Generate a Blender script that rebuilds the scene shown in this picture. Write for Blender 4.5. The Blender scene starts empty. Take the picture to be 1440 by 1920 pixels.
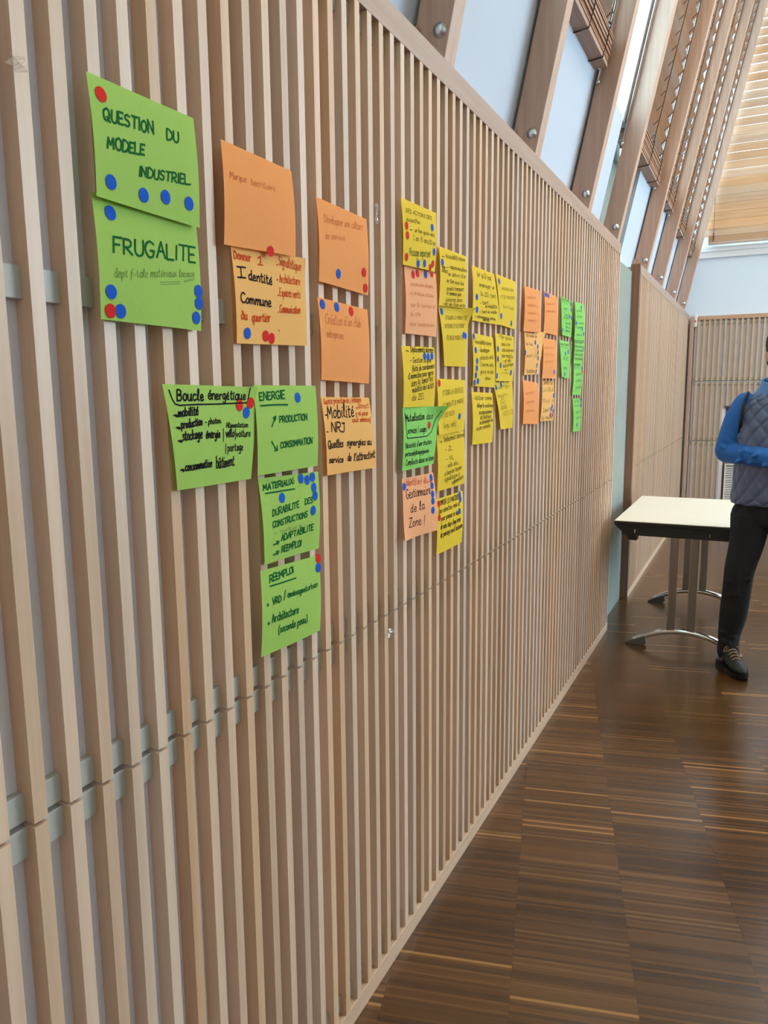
import bpy, bmesh, math, random
from mathutils import Vector, Matrix
R = random.Random(7)
scene = bpy.context.scene
COL = scene.collection
PI = math.pi

# ------------------------------------------------------------ camera, world, lights, exposure
cam_data = bpy.data.cameras.new('camera')
cam = bpy.data.objects.new('camera', cam_data); COL.objects.link(cam)
cam_data.sensor_fit = 'VERTICAL'; cam_data.sensor_height = 36.0; cam_data.lens = 26.929
cam_data.clip_start = 0.02
cam.matrix_world = Matrix(((0.899368, -0.058585, 0.433249, 0.782187), (0.437094, 0.141476, -0.888219, 0.0),
                           (-0.009258, 0.988207, 0.152846, 1.48), (0, 0, 0, 1)))
scene.camera = cam

world = bpy.data.worlds.new('sky'); scene.world = world; world.use_nodes = True
bg = world.node_tree.nodes['Background']
bg.inputs[0].default_value = (0.56, 0.85, 1.0, 1); bg.inputs[1].default_value = 7.5

def area(name, loc, target, sx, sy, power, color):
    d = bpy.data.lights.new(name, 'AREA'); d.shape = 'RECTANGLE'; d.size = sx; d.size_y = sy
    d.energy = power; d.color = color
    o = bpy.data.objects.new(name, d); COL.objects.link(o); o.location = loc
    o.rotation_euler = (Vector(target) - Vector(loc)).to_track_quat('-Z', 'Y').to_euler()
    return o
# daylight through the tall window of the opposite wall, with unseen fill lamps added
area('window_daylight', (6.7, 7.1, 3.2), (0, 3.4, 1.2), 4.2, 3.2, 180, (0.90, 0.95, 1.0))
area('window_daylight', (6.7, 1.6, 3.2), (0, 2.6, 1.2), 4.0, 3.2, 22, (0.90, 0.95, 1.0))  # added side fill; the wall behind it has no window
area('hall_luminaire', (2.6, 4.2, 5.6), (2.2, 4.2, 0), 2.4, 3.0, 112, (1.0, 0.84, 0.68))  # unseen overhead fill, added to warm the lower wall
area('hall_luminaire', (2.8, 8.0, 5.6), (2.6, 8.0, 0), 2.4, 2.4, 40, (0.97, 0.98, 1.0))  # second added overhead fill, near the back wall

vs = scene.view_settings
vs.view_transform = 'Standard'; vs.look = 'None'; vs.exposure = 0.36; vs.gamma = 1.0; vs.use_curve_mapping = False
cy = scene.cycles
cy.use_denoising = True; cy.use_adaptive_sampling = False; cy.max_bounces = 10; cy.diffuse_bounces = 5; cy.glossy_bounces = 4
cy.transmission_bounces = 6; cy.transparent_max_bounces = 12
cy.sample_clamp_indirect = 2.5; cy.sample_clamp_direct = 8.0; cy.blur_glossy = 1.0; cy.caustics_reflective = False; cy.caustics_refractive = False

# ------------------------------------------------------------ helpers
def obj(name, bm, mat, parent=None, smooth=False):
    me = bpy.data.meshes.new(name)
    bm.normal_update(); bm.to_mesh(me); bm.free()
    if smooth:
        for p in me.polygons: p.use_smooth = True
    for m in (mat if isinstance(mat, (list, tuple)) else [mat]): me.materials.append(m)
    o = bpy.data.objects.new(name, me); COL.objects.link(o)
    if parent is not None: o.parent = parent
    return o
def thing(name, label, cat, loc=(0, 0, 0), group=None, rz=0.0):
    o = bpy.data.objects.new(name, None); COL.objects.link(o)
    o.empty_display_size = 0.05; o.location = loc; o.rotation_euler = (0, 0, rz)
    o['label'] = label; o['category'] = cat
    if group: o['group'] = group
    return o
def tag(o, label, cat, group=None):
    o['label'] = label; o['category'] = cat
    if group: o['group'] = group
    return o
def struct(o, label=None):
    o['kind'] = 'structure'
    if label: o['label'] = label
    return o
def box(bm, x0, x1, y0, y1, z0, z1, M=None, mi=0):
    vs_ = [bm.verts.new((x, y, z)) for z in (z0, z1) for y in (y0, y1) for x in (x0, x1)]
    if M is not None:
        for v in vs_: v.co = M @ v.co
    for f in ((0, 2, 3, 1), (4, 5, 7, 6), (0, 1, 5, 4), (2, 6, 7, 3), (0, 4, 6, 2), (1, 3, 7, 5)):
        bm.faces.new([vs_[i] for i in f]).material_index = mi
    return vs_
def bevel(bm, w, seg=2):
    bmesh.ops.bevel(bm, geom=list(bm.edges), offset=w, segments=seg, profile=0.6, affect='EDGES', clamp_overlap=True)
    return bm
def frame_of(d):
    d = d.normalized(); a = Vector((0, 0, 1)) if abs(d.z) < 0.9 else Vector((1, 0, 0))
    s = d.cross(a).normalized(); return s, s.cross(d).normalized()
def tube(bm, pts, rad, seg=10, cap=True, mi=0):
    pts = [Vector(p) for p in pts]; n = len(pts); rings = []
    for i, p in enumerate(pts):
        d = (pts[min(i + 1, n - 1)] - pts[max(i - 1, 0)])
        s, t = frame_of(d); r = rad[i] if isinstance(rad, (list, tuple)) else rad
        rings.append([bm.verts.new(p + r * (math.cos(2 * PI * k / seg) * s + math.sin(2 * PI * k / seg) * t)) for k in range(seg)])
    for a, b in zip(rings, rings[1:]):
        for k in range(seg):
            bm.faces.new((a[k], b[k], b[(k + 1) % seg], a[(k + 1) % seg])).material_index = mi
    if cap:
        bm.faces.new(rings[0]).material_index = mi; bm.faces.new(rings[-1][::-1]).material_index = mi
def catmull(P, sub):
    out = []
    n = len(P)
    for i in range(n - 1):
        p0, p1, p2, p3 = P[max(i - 1, 0)], P[i], P[i + 1], P[min(i + 2, n - 1)]
        for j in range(sub):
            t = j / sub
            out.append([0.5 * (2 * b + (c - a) * t + (2 * a - 5 * b + 4 * c - d) * t * t + (3 * b - a - 3 * c + d) * t ** 3)
                        for a, b, c, d in zip(p0, p1, p2, p3)])
    out.append(list(P[-1])); return out
def loft(bm, rings, seg=24, sub=4, disp=None, sx=None, power=2.0):
    """rings: (cx, cy, cz, rx, ry) around a roughly vertical path, or with explicit axis directions by frame()."""
    rows = catmull(rings, sub); loops = []; n = len(rows)
    for i, q in enumerate(rows):
        c = Vector(q[:3]); nx = Vector(rows[min(i + 1, n - 1)][:3]) - Vector(rows[max(i - 1, 0)][:3])
        d = nx.normalized() if nx.length > 1e-9 else Vector((0, 0, 1))
        ref = sx if sx is not None else Vector((1, 0, 0))
        a = (ref - d * ref.dot(d)).normalized(); b = d.cross(a).normalized()
        lp = []
        for k in range(seg):
            th = 2 * PI * k / seg; co, si = math.cos(th), math.sin(th)
            co = math.copysign(abs(co) ** (2 / power), co); si = math.copysign(abs(si) ** (2 / power), si)
            v = c + a * (q[3] * co) + b * (q[4] * si)
            if disp: v += disp(i / (n - 1), th, (a * co + b * si).normalized(), c)
            lp.append(bm.verts.new(v))
        loops.append(lp)
    for A, B in zip(loops, loops[1:]):
        for k in range(seg): bm.faces.new((A[k], A[(k + 1) % seg], B[(k + 1) % seg], B[k]))
    bm.faces.new(loops[0][::-1]); bm.faces.new(loops[-1])
    return loops
def ellipsoid(bm, c, r, seg=20, rings=12, M=None):
    T = Matrix.Translation(c) @ (M if M is not None else Matrix()) @ Matrix.Diagonal((*r, 1))
    bmesh.ops.create_uvsphere(bm, u_segments=seg, v_segments=rings, radius=1.0, matrix=T)
def remesh(o, vox, smooth=6):
    m = o.modifiers.new('remesh', 'REMESH'); m.mode = 'VOXEL'; m.voxel_size = vox; m.use_smooth_shade = True
    s = o.modifiers.new('smooth', 'SMOOTH'); s.factor = 0.5; s.iterations = smooth
    return o

# ------------------------------------------------------------ materials
def srgb(r, g, b):
    f = lambda c: (c / 255 / 12.92) if c / 255 <= 0.04045 else ((c / 255 + 0.055) / 1.055) ** 2.4
    return (f(r), f(g), f(b), 1)
def mat(name, color, rough=0.6, metal=0.0, spec=0.5, coat=0.0, bump=None, vary=None, sheen=0.0):
    m = bpy.data.materials.new(name); m.use_nodes = True
    nt = m.node_tree; N, L = nt.nodes, nt.links; p = N['Principled BSDF']
    p.inputs['Base Color'].default_value = color; p.inputs['Roughness'].default_value = rough
    p.inputs['Metallic'].default_value = metal; p.inputs['Specular IOR Level'].default_value = spec
    p.inputs['Coat Weight'].default_value = coat; p.inputs['Sheen Weight'].default_value = sheen
    tc = N.new('ShaderNodeTexCoord')
    if vary:
        scale, amt = vary
        nz = N.new('ShaderNodeTexNoise'); nz.inputs['Scale'].default_value = scale; nz.inputs['Detail'].default_value = 4
        L.new(tc.outputs['Object'], nz.inputs['Vector'])
        mr = N.new('ShaderNodeMapRange'); mr.inputs[3].default_value = 1 - amt; mr.inputs[4].default_value = 1 + amt
        L.new(nz.outputs[0], mr.inputs[0])
        mx = N.new('ShaderNodeMix'); mx.data_type = 'RGBA'; mx.blend_type = 'MULTIPLY'; mx.inputs[0].default_value = 1
        mx.inputs[6].default_value = color; L.new(mr.outputs[0], mx.inputs[7]); L.new(mx.outputs[2], p.inputs['Base Color'])
    if bump:
        scale, st = bump
        nb = N.new('ShaderNodeTexNoise'); nb.inputs['Scale'].default_value = scale; nb.inputs['Detail'].default_value = 5
        L.new(tc.outputs['Object'], nb.inputs['Vector'])
        b = N.new('ShaderNodeBump'); b.inputs['Strength'].default_value = st; b.inputs['Distance'].default_value = 0.004
        L.new(nb.outputs[0], b.inputs['Height']); L.new(b.outputs[0], p.inputs['Normal'])
    return m
def wood(name, base, dark, grain=(40, 40, 1.2), rough=0.5, island=0.18, coat=0.0, hue=0.0):
    """Straight-grained timber; every separate stick of a mesh gets its own tone."""
    m = bpy.data.materials.new(name); m.use_nodes = True
    nt = m.node_tree; N, L = nt.nodes, nt.links; p = N['Principled BSDF']
    p.inputs['Roughness'].default_value = rough; p.inputs['Coat Weight'].default_value = coat
    tc = N.new('ShaderNodeTexCoord'); mp = N.new('ShaderNodeMapping'); mp.inputs['Scale'].default_value = grain
    geo = N.new('ShaderNodeNewGeometry')
    add = N.new('ShaderNodeVectorMath'); add.operation = 'ADD'
    mul = N.new('ShaderNodeMath'); mul.operation = 'MULTIPLY'; mul.inputs[1].default_value = 37.0
    L.new(geo.outputs['Random Per Island'], mul.inputs[0])
    L.new(tc.outputs['Object'], add.inputs[0]); L.new(mul.outputs[0], add.inputs[1]); L.new(add.outputs[0], mp.inputs[0])
    nz = N.new('ShaderNodeTexNoise'); nz.inputs['Scale'].default_value = 1.6; nz.inputs['Detail'].default_value = 6; nz.inputs['Roughness'].default_value = 0.6
    L.new(mp.outputs[0], nz.inputs['Vector'])
    cr = N.new('ShaderNodeValToRGB'); cr.color_ramp.elements[0].position = 0.3; cr.color_ramp.elements[1].position = 0.72
    cr.color_ramp.elements[0].color = dark; cr.color_ramp.elements[1].color = base
    L.new(nz.outputs[0], cr.inputs[0])
    mr = N.new('ShaderNodeMapRange'); mr.inputs[3].default_value = 1 - island; mr.inputs[4].default_value = 1 + island * 0.6
    L.new(geo.outputs['Random Per Island'], mr.inputs[0])
    hs = N.new('ShaderNodeHueSaturation'); L.new(cr.outputs[0], hs.inputs['Color']); L.new(mr.outputs[0], hs.inputs['Value'])
    m2 = N.new('ShaderNodeMath'); m2.operation = 'MULTIPLY'; m2.inputs[1].default_value = 7.31
    fr = N.new('ShaderNodeMath'); fr.operation = 'FRACT'; L.new(geo.outputs['Random Per Island'], m2.inputs[0]); L.new(m2.outputs[0], fr.inputs[0])
    mr2 = N.new('ShaderNodeMapRange'); mr2.inputs[3].default_value = 0.82; mr2.inputs[4].default_value = 1.25
    L.new(fr.outputs[0], mr2.inputs[0]); L.new(mr2.outputs[0], hs.inputs['Saturation'])
    L.new(hs.outputs[0], p.inputs['Base Color'])
    b = N.new('ShaderNodeBump'); b.inputs['Strength'].default_value = 0.15; b.inputs['Distance'].default_value = 0.001
    L.new(nz.outputs[0], b.inputs['Height']); L.new(b.outputs[0], p.inputs['Normal'])
    return m
def floor_mat():
    """Dark oiled mosaic parquet laid askew to the wall: bands of thin strips set on edge."""
    m = bpy.data.materials.new('strip_parquet'); m.use_nodes = True
    nt = m.node_tree; N, L = nt.nodes, nt.links; p = N['Principled BSDF']
    def math_(op, a, b=None, v=None):
        n = N.new('ShaderNodeMath'); n.operation = op
        for i, q in enumerate((a, b)):
            if q is None: continue
            if isinstance(q, (int, float)): n.inputs[i].default_value = q
            else: L.new(q, n.inputs[i])
        return n.outputs[0]
    tc = N.new('ShaderNodeTexCoord'); mp = N.new('ShaderNodeMapping'); mp.inputs['Rotation'].default_value = (0, 0, math.radians(-13.6))
    L.new(tc.outputs['Object'], mp.inputs[0])
    sp = N.new('ShaderNodeSeparateXYZ'); L.new(mp.outputs[0], sp.inputs[0])
    u = math_('DIVIDE', math_('ADD', sp.outputs[0], 0.228), 0.306); band = math_('FLOOR', u); uf = math_('FRACT', u)
    v = math_('DIVIDE', sp.outputs[1], 0.0098); vv = math_('ADD', v, math_('MULTIPLY', band, 17.37)); strip = math_('FLOOR', vv); vf = math_('FRACT', vv)
    cb = N.new('ShaderNodeCombineXYZ'); L.new(band, cb.inputs[0]); L.new(strip, cb.inputs[1])
    wn = N.new('ShaderNodeTexWhiteNoise'); wn.noise_dimensions = '2D'; L.new(cb.outputs[0], wn.inputs[0])
    # board groups of about 26 strips get a common tone
    blk = math_('FLOOR', math_('DIVIDE', vv, 26.0)); cb2 = N.new('ShaderNodeCombineXYZ'); L.new(band, cb2.inputs[0]); L.new(blk, cb2.inputs[1]); cb2.inputs[2].default_value = 3.3
    wn2 = N.new('ShaderNodeTexWhiteNoise'); wn2.noise_dimensions = '3D'; L.new(cb2.outputs[0], wn2.inputs[0])
    gm = N.new('ShaderNodeMapping'); gm.inputs['Scale'].default_value = (7, 420, 1); L.new(mp.outputs[0], gm.inputs[0])
    gn = N.new('ShaderNodeTexNoise'); gn.inputs['Scale'].default_value = 1.0; gn.inputs['Detail'].default_value = 5; L.new(gm.outputs[0], gn.inputs['Vector'])
    val = math_('ADD', math_('ADD', math_('MULTIPLY', wn.outputs['Value'], 0.42), math_('MULTIPLY', wn2.outputs['Value'], 0.22)), math_('MULTIPLY', gn.outputs[0], 0.42))
    cr = N.new('ShaderNodeValToRGB'); e = cr.color_ramp.elements
    e[0].position = 0.12; e[0].color = srgb(47, 29, 14); e[1].position = 0.68; e[1].color = srgb(96, 63, 32)
    e2 = e.new(0.9); e2.color = srgb(120, 88, 52)
    L.new(val, cr.inputs[0])
    # rare pale sapwood strips
    rare = math_('GREATER_THAN', wn.outputs['Value'], 0.972)
    mx = N.new('ShaderNodeMix'); mx.data_type = 'RGBA'; L.new(math_('MULTIPLY', rare, 0.75), mx.inputs[0]); L.new(cr.outputs[0], mx.inputs[6]); mx.inputs[7].default_value = srgb(158, 114, 64)
    seam = math_('MAXIMUM', math_('MULTIPLY', math_('LESS_THAN', uf, 0.005), 0.35), math_('MULTIPLY', math_('LESS_THAN', vf, 0.10), 0.35))
    mx2 = N.new('ShaderNodeMix'); mx2.data_type = 'RGBA'; L.new(seam, mx2.inputs[0]); L.new(mx.outputs[2], mx2.inputs[6]); mx2.inputs[7].default_value = srgb(44, 28, 15)
    L.new(mx2.outputs[2], p.inputs['Base Color'])
    p.inputs['Roughness'].default_value = 0.25
    p.inputs['Specular IOR Level'].default_value = 0.5; p.inputs['Coat Weight'].default_value = 0.25; p.inputs['Coat Roughness'].default_value = 0.22
    return m
def glass_mat():
    m = bpy.data.materials.new('window_glass'); m.use_nodes = True
    nt = m.node_tree; N, L = nt.nodes, nt.links; N.remove(N['Principled BSDF'])
    tr = N.new('ShaderNodeBsdfTransparent'); tr.inputs[0].default_value = (0.93, 0.98, 1.0, 1)
    gl = N.new('ShaderNodeBsdfGlossy'); gl.inputs['Roughness'].default_value = 0.02
    fr = N.new('ShaderNodeFresnel'); fr.inputs[0].default_value = 1.45; ms = N.new('ShaderNodeMixShader')
    fm = N.new('ShaderNodeMath'); fm.operation = 'MULTIPLY'; fm.inputs[1].default_value = 0.35; L.new(fr.outputs[0], fm.inputs[0])
    L.new(fm.outputs[0], ms.inputs[0]); L.new(tr.outputs[0], ms.inputs[1]); L.new(gl.outputs[0], ms.inputs[2])
    L.new(ms.outputs[0], N['Material Output'].inputs[0]); return m
def tape_mat():
    m = bpy.data.materials.new('clear_tape_film'); m.use_nodes = True
    nt = m.node_tree; N, L = nt.nodes, nt.links; N.remove(N['Principled BSDF'])
    tr = N.new('ShaderNodeBsdfTransparent'); tr.inputs[0].default_value = (0.95, 0.95, 0.97, 1)
    gl = N.new('ShaderNodeBsdfGlossy'); gl.inputs['Roughness'].default_value = 0.12
    ms = N.new('ShaderNodeMixShader'); ms.inputs[0].default_value = 0.28
    L.new(tr.outputs[0], ms.inputs[1]); L.new(gl.outputs[0], ms.inputs[2]); L.new(ms.outputs[0], N['Material Output'].inputs[0]); return m
def paper_mat(name, color):
    m = mat(name, color, rough=0.75, spec=0.25, bump=(90, 0.12))
    nt = m.node_tree; N, L = nt.nodes, nt.links; p = N['Principled BSDF']
    tl = N.new('ShaderNodeBsdfTranslucent'); tl.inputs[0].default_value = color
    ms = N.new('ShaderNodeMixShader'); ms.inputs[0].default_value = 0.22
    L.new(p.outputs[0], ms.inputs[1]); L.new(tl.outputs[0], ms.inputs[2]); L.new(ms.outputs[0], N['Material Output'].inputs[0]); return m

M_SLAT = wood('beech_slats', srgb(214, 184, 160), srgb(198, 166, 140), (30, 30, 1.0), 0.42, 0.14)
M_POST = wood('glulam_posts', srgb(192, 152, 126), srgb(172, 130, 106), (26, 26, 1.0), 0.45, 0.08)
M_RAILWOOD = wood('beech_rail', srgb(168, 132, 110), srgb(152, 116, 94), (26, 0.9, 26), 0.45, 0.06)
M_BOTRAIL = wood('beech_bottom_rail', srgb(208, 172, 140), srgb(192, 154, 122), (26, 0.9, 26), 0.45, 0.06)
M_BLIND = wood('cedar_blind_slats', srgb(170, 132, 107), srgb(146, 109, 86), (24, 0.8, 24), 0.5, 0.16)
M_BLINDX = wood('cedar_blind_slats_gable', srgb(212, 178, 150), srgb(192, 158, 130), (0.8, 24, 24), 0.5, 0.16)
M_FLOOR = floor_mat()
M_BACK = mat('grey_acoustic_backing', srgb(214, 217, 230), 0.85, vary=(3, 0.03))
M_RAIL = mat('grey_painted_rail', srgb(174, 174, 168), 0.5, vary=(12, 0.04))
M_CONC = mat('fair_faced_concrete', srgb(136, 140, 132), 0.85, vary=(6, 0.14), bump=(30, 0.3))
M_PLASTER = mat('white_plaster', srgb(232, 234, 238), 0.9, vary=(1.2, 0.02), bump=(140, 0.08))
M_PLASTER_SHADE = mat('cool_white_plaster', srgb(190, 198, 212), 0.9, vary=(1.0, 0.03), bump=(140, 0.08))  # white plaster, its weaker light put into a darker, bluer colour
M_CEIL = mat('ceiling_boards', srgb(206, 182, 150), 0.8, vary=(2, 0.05))
M_GLASS = glass_mat()
M_FRAME = mat('window_frame_white', srgb(226, 232, 236), 0.5)
M_CHROME = mat('polished_chrome', (0.72, 0.73, 0.75, 1), 0.12, 1.0)
M_STEEL = mat('galvanised_bolt', (0.62, 0.64, 0.66, 1), 0.32, 1.0)
M_CORD = mat('brown_blind_cord', srgb(62, 46, 40), 0.8)
M_TABLE = mat('cream_laminate', srgb(244, 238, 222), 0.35, vary=(5, 0.02))
M_BLACK = mat('black_plastic', srgb(24, 22, 22), 0.45)
M_LEGSTEEL = mat('satin_steel_column', (0.33, 0.30, 0.285, 1), 0.24, 0.95)
M_FOOT = mat('grey_foot_plastic', srgb(92, 90, 88), 0.45)
M_WHITE = mat('white_lacquer', srgb(235, 236, 232), 0.4)
M_TAPE = tape_mat()
M_REDLED = mat('red_plastic', srgb(200, 40, 40), 0.4)

# ------------------------------------------------------------ the setting
PITCH, Y0, SLATW, DEEP = 0.0554506, 1.620948, 0.0205, 0.026
ZSEAM, ZTOP, ZRAILTOP = 0.951, 2.268, 2.331
YEND, YFAR, YBACK = 4.785, 5.585, 9.55
LEAN = 0.2135
def xf(z): return -0.04 + LEAN * (z - 2.35)          # room face of the leaning posts

bm = bmesh.new(); box(bm, -0.6, 7.0, -3.0, YBACK + 0.4, -0.1, 0.0)
struct(obj('floor', bm, M_FLOOR))
bm = bmesh.new(); box(bm, -0.2, 7.2, -3.2, YBACK + 0.4, 6.0, 6.15)
struct(obj('ceiling', bm, M_CEIL))
bm = bmesh.new(); box(bm, -0.6, 7.2, -3.2, -3.0, 0, 6.0)
struct(obj('wall_front', bm, M_CEIL))
# opposite wall with one tall window opening at the far end
bm = bmesh.new()
box(bm, 7.0, 7.2, -3.0, YBACK + 0.4, 0, 1.4); box(bm, 7.0, 7.2, -3.0, YBACK + 0.4, 5.0, 6.0)
for a, b in ((-3.0, 5.0), (9.2, YBACK + 0.4)): box(bm, 7.0, 7.2, a, b, 1.4, 5.0)
struct(obj('wall_right', bm, M_PLASTER))

def slat_bm(n0, n1, z0, z1, y0=Y0):
    bm = bmesh.new()
    for n in range(n0, n1 + 1):
        yr = y0 + n * PITCH
        box(bm, -DEEP - 0.004, 0.0, yr - SLATW, yr, z0, z1)
    return bm
def panel(wall, n0, n1, ya, yb):
    for z0, z1 in ((0.05, ZSEAM - 0.0028), (ZSEAM + 0.0028, ZTOP)):
        obj('slats', slat_bm(n0, n1, z0, z1), M_SLAT, wall)
    for z0, z1 in ((0.056, 0.099), (0.906, ZSEAM - 0.004), (ZSEAM + 0.004, 0.992), (1.595, 1.634), (2.222, 2.262)):
        bm = bmesh.new(); box(bm, -DEEP - 0.004, -0.0145, ya, yb, z0, z1); obj('grey_rail', bevel(bm, 0.0015), M_RAIL, wall)
    bm = bmesh.new(); box(bm, -0.06, 0.0008, ya, yb, ZTOP, ZRAILTOP); obj('top_rail', bevel(bm, 0.002), M_RAILWOOD, wall)
    bm = bmesh.new(); box(bm, -0.06, 0.0008, ya, yb, 0.0, 0.05); obj('bottom_rail', bevel(bm, 0.002), M_BOTRAIL, wall)
bm = bmesh.new(); box(bm, -0.30, -DEEP - 0.001, -3.0, YEND, 0.0, ZRAILTOP - 0.01)
wl = struct(obj('wall_left', bm, M_BACK), 'left wall clad in vertical beech slats where the papers hang')
nn = int(round((YEND - 0.012 - Y0) / PITCH))
panel(wl, -31, nn, -0.15, YEND)
bm = bmesh.new(); box(bm, -0.30, -DEEP - 0.001, YFAR + 0.04, YBACK + 0.3, 0.0, ZRAILTOP - 0.01)
wf = struct(obj('wall_left', bm, M_BACK), 'farther stretch of slatted left wall beyond the concrete column')
panel(wf, int(math.ceil((YFAR + 0.045 - Y0) / PITCH)), int((YBACK - 0.05 - Y0) / PITCH), YFAR, YBACK - 0.02)
bm = bmesh.new(); box(bm, -0.05, 0.0008, YFAR - 0.003, YFAR + 0.022, 0.0, ZRAILTOP)
obj('end_board', bevel(bm, 0.0015), wood('walnut_stained_end', srgb(150, 104, 76), srgb(132, 88, 62), (30, 30, 1.0), 0.5, 0.02), wf)

bm = bmesh.new(); box(bm, -0.80, -0.165, YEND + 0.004, YFAR + 0.036, 2.281, 5.9); bmesh.ops.bevel(bm, geom=list(bm.edges), offset=0.006, segments=2, affect='EDGES')
box(bm, -0.80, -0.051, YEND + 0.004, YFAR - 0.004, 0.0, 2.28)
tag(obj('concrete_column', bm, M_CONC), 'square grey concrete column between the two slatted wall panels', 'column')

# leaning upper wall: plaster apron below, a strip of windows above
def lean_box(bm, xa, xb, ya, yb, z0, z1):
    """A slab that follows the lean of the posts; xa..xb are measured from their room face."""
    v = []
    for z in (z0, z1):
        for y in (ya, yb):
            for x in (xa, xb): v.append(bm.verts.new((xf(z) + x, y, z)))
    for f in ((0, 2, 3, 1), (4, 5, 7, 6), (0, 1, 5, 4), (2, 6, 7, 3), (0, 4, 6, 2), (1, 3, 7, 5)): bm.faces.new([v[i] for i in f])
ZW = 3.02
POSTS = [2.147, 3.080, 4.082, 4.946, 6.253, 7.240, 8.351, 9.436]      # far edge of each post
PT, PD = 0.072, 0.105
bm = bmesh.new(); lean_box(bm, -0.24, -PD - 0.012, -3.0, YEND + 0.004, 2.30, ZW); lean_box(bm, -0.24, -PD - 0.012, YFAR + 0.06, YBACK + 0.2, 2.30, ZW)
struct(obj('wall_left', bm, M_PLASTER_SHADE), 'white plaster strip of the left wall between the leaning posts')
bm = bmesh.new(); lean_box(bm, -0.24, -PD - 0.012, -3.0, YBACK + 0.2, 5.55, 6.0)
struct(obj('wall_left', bm, M_PLASTER), 'white plaster band above the leaning windows')
bays = [(-0.9, 1.14), (1.2, 2.075)] + [(POSTS[i], POSTS[i + 1] - PT) for i in range(7)]
wn = 0
for a, b in bays:
    wn += 1
    bm = bmesh.new()
    f0, f1 = -0.19, -PD - 0.02
    lean_box(bm, f0, f1, a - PT / 2, a + 0.03, ZW, 5.55); lean_box(bm, f0, f1, b - 0.03, b + PT / 2, ZW, 5.55)
    lean_box(bm, f0, f1, a + 0.03, b - 0.03, ZW, ZW + 0.05); lean_box(bm, f0, f1, a + 0.03, b - 0.03, 5.50, 5.55)
    w = struct(obj('window_%d' % wn, bm, M_FRAME))
    bm = bmesh.new(); lean_box(bm, -0.162, -0.156, a + 0.03, b - 0.03, ZW + 0.05, 5.50)
    obj('pane', bm, M_GLASS, w)

# gable wall at the far end
XB0 = 0.10
bm = bmesh.new()
box(bm, -0.6, 7.0, YBACK + 0.03, YBACK + 0.3, 0, 3.05); box(bm, -0.6, 7.0, YBACK + 0.03, YBACK + 0.3, 5.75, 6.0)
box(bm, -0.6, 0.2, YBACK + 0.03, YBACK + 0.3, 3.05, 5.75); box(bm, 6.6, 7.0, YBACK + 0.03, YBACK + 0.3, 3.05, 5.75)
wb = struct(obj('wall_back', bm, mat('gable_plaster', srgb(224, 236, 248), 0.9, bump=(140, 0.08))), 'white gable wall above a slatted dado')
bm = bmesh.new(); box(bm, 0.02, 7.0, YBACK + 0.0, YBACK + 0.03, 2.935, 3.0); box(bm, 0.02, 7.0, YBACK - 0.012, YBACK + 0.03, 3.0, 3.05)
obj('window_sill', bevel(bm, 0.003), M_PLASTER, wb)
NICHE0, NICHE1, NICHEZ = 0.433, 1.35, 1.287
def back_slats(z0, z1, x0, x1):
    bm = bmesh.new(); k = 0
    x = XB0 + 0.002
    while x + SLATW < x1:
        if x >= x0: box(bm, x, x + SLATW, YBACK - DEEP, YBACK + 0.004, z0, z1)
        x += 0.0556
    return bm
bm = bmesh.new(); box(bm, XB0 - 0.03, NICHE0 + 0.002, YBACK, YBACK + 0.03, 0, 2.29); box(bm, NICHE0, 7.0, YBACK, YBACK + 0.03, NICHEZ, 2.29); box(bm, NICHE1, 7.0, YBACK, YBACK + 0.03, 0, NICHEZ)
obj('backing', bm, M_BACK, wb)
SB = wood('beech_slats_gable', srgb(208, 186, 162), srgb(194, 170, 145), (30, 30, 1.0), 0.45, 0.05)
for z0, z1 in ((1.590, 2.264), (0.918, 1.574)):
    obj('slats', back_slats(z0, z1, 0, 7.0 if z0 > 1.5 else NICHE0), SB, wb)
obj('slats', back_slats(NICHEZ + 0.02, 1.574, NICHE0, 7.0), SB, wb)
obj('slats', back_slats(0.05, 0.906, 0, NICHE0), SB, wb)
obj('slats', back_slats(0.05, NICHEZ, NICHE1, 7.0), SB, wb)
for z0, z1, x1 in ((1.545, 1.585, 7.0), (1.595, 1.625, 7.0), (0.87, 0.908, NICHE0), (0.916, 0.95, NICHE0), (2.215, 2.25, 7.0)):
    bm = bmesh.new(); box(bm, XB0 - 0.02, x1, YBACK - 0.012, YBACK + 0.002, z0, z1); obj('grey_rail', bm, M_RAIL, wb)
RX = wood('beech_rail_gable', srgb(200, 154, 116), srgb(180, 134, 98), (0.9, 26, 26), 0.45, 0.05)
bm = bmesh.new(); box(bm, XB0, 7.0, YBACK - 0.032, YBACK + 0.03, 2.264, 2.307); obj('top_rail', bevel(bm, 0.002), RX, wb)
bm = bmesh.new(); box(bm, XB0 - 0.03, NICHE0, YBACK - 0.028, YBACK + 0.03, 0, 0.05); box(bm, NICHE1, 7.0, YBACK - 0.028, YBACK + 0.03, 0, 0.05); obj('bottom_rail', bm, RX, wb)
bm = bmesh.new(); box(bm, NICHE0 - 0.01, NICHE1 + 0.01, YBACK - 0.02, YBACK + 0.03, NICHEZ, NICHEZ + 0.018)
obj('niche_lintel', bm, mat('dark_oak', srgb(86, 58, 40), 0.5), wb)
bm = bmesh.new(); box(bm, 0.022, 0.058, YBACK - 0.09, YBACK - 0.0, 0.0, 2.30)
tag(obj('timber_post', bevel(bm, 0.002), M_POST), 'slim upright brown timber in the far left corner under the leaning posts', 'post')

bm = bmesh.new(); box(bm, NICHE0, NICHE1, YBACK + 0.018, YBACK + 0.029, 0, NICHEZ)
obj('niche_panel', bm, mat('brown_niche_board', srgb(112, 84, 62), 0.6), wb)
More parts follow.
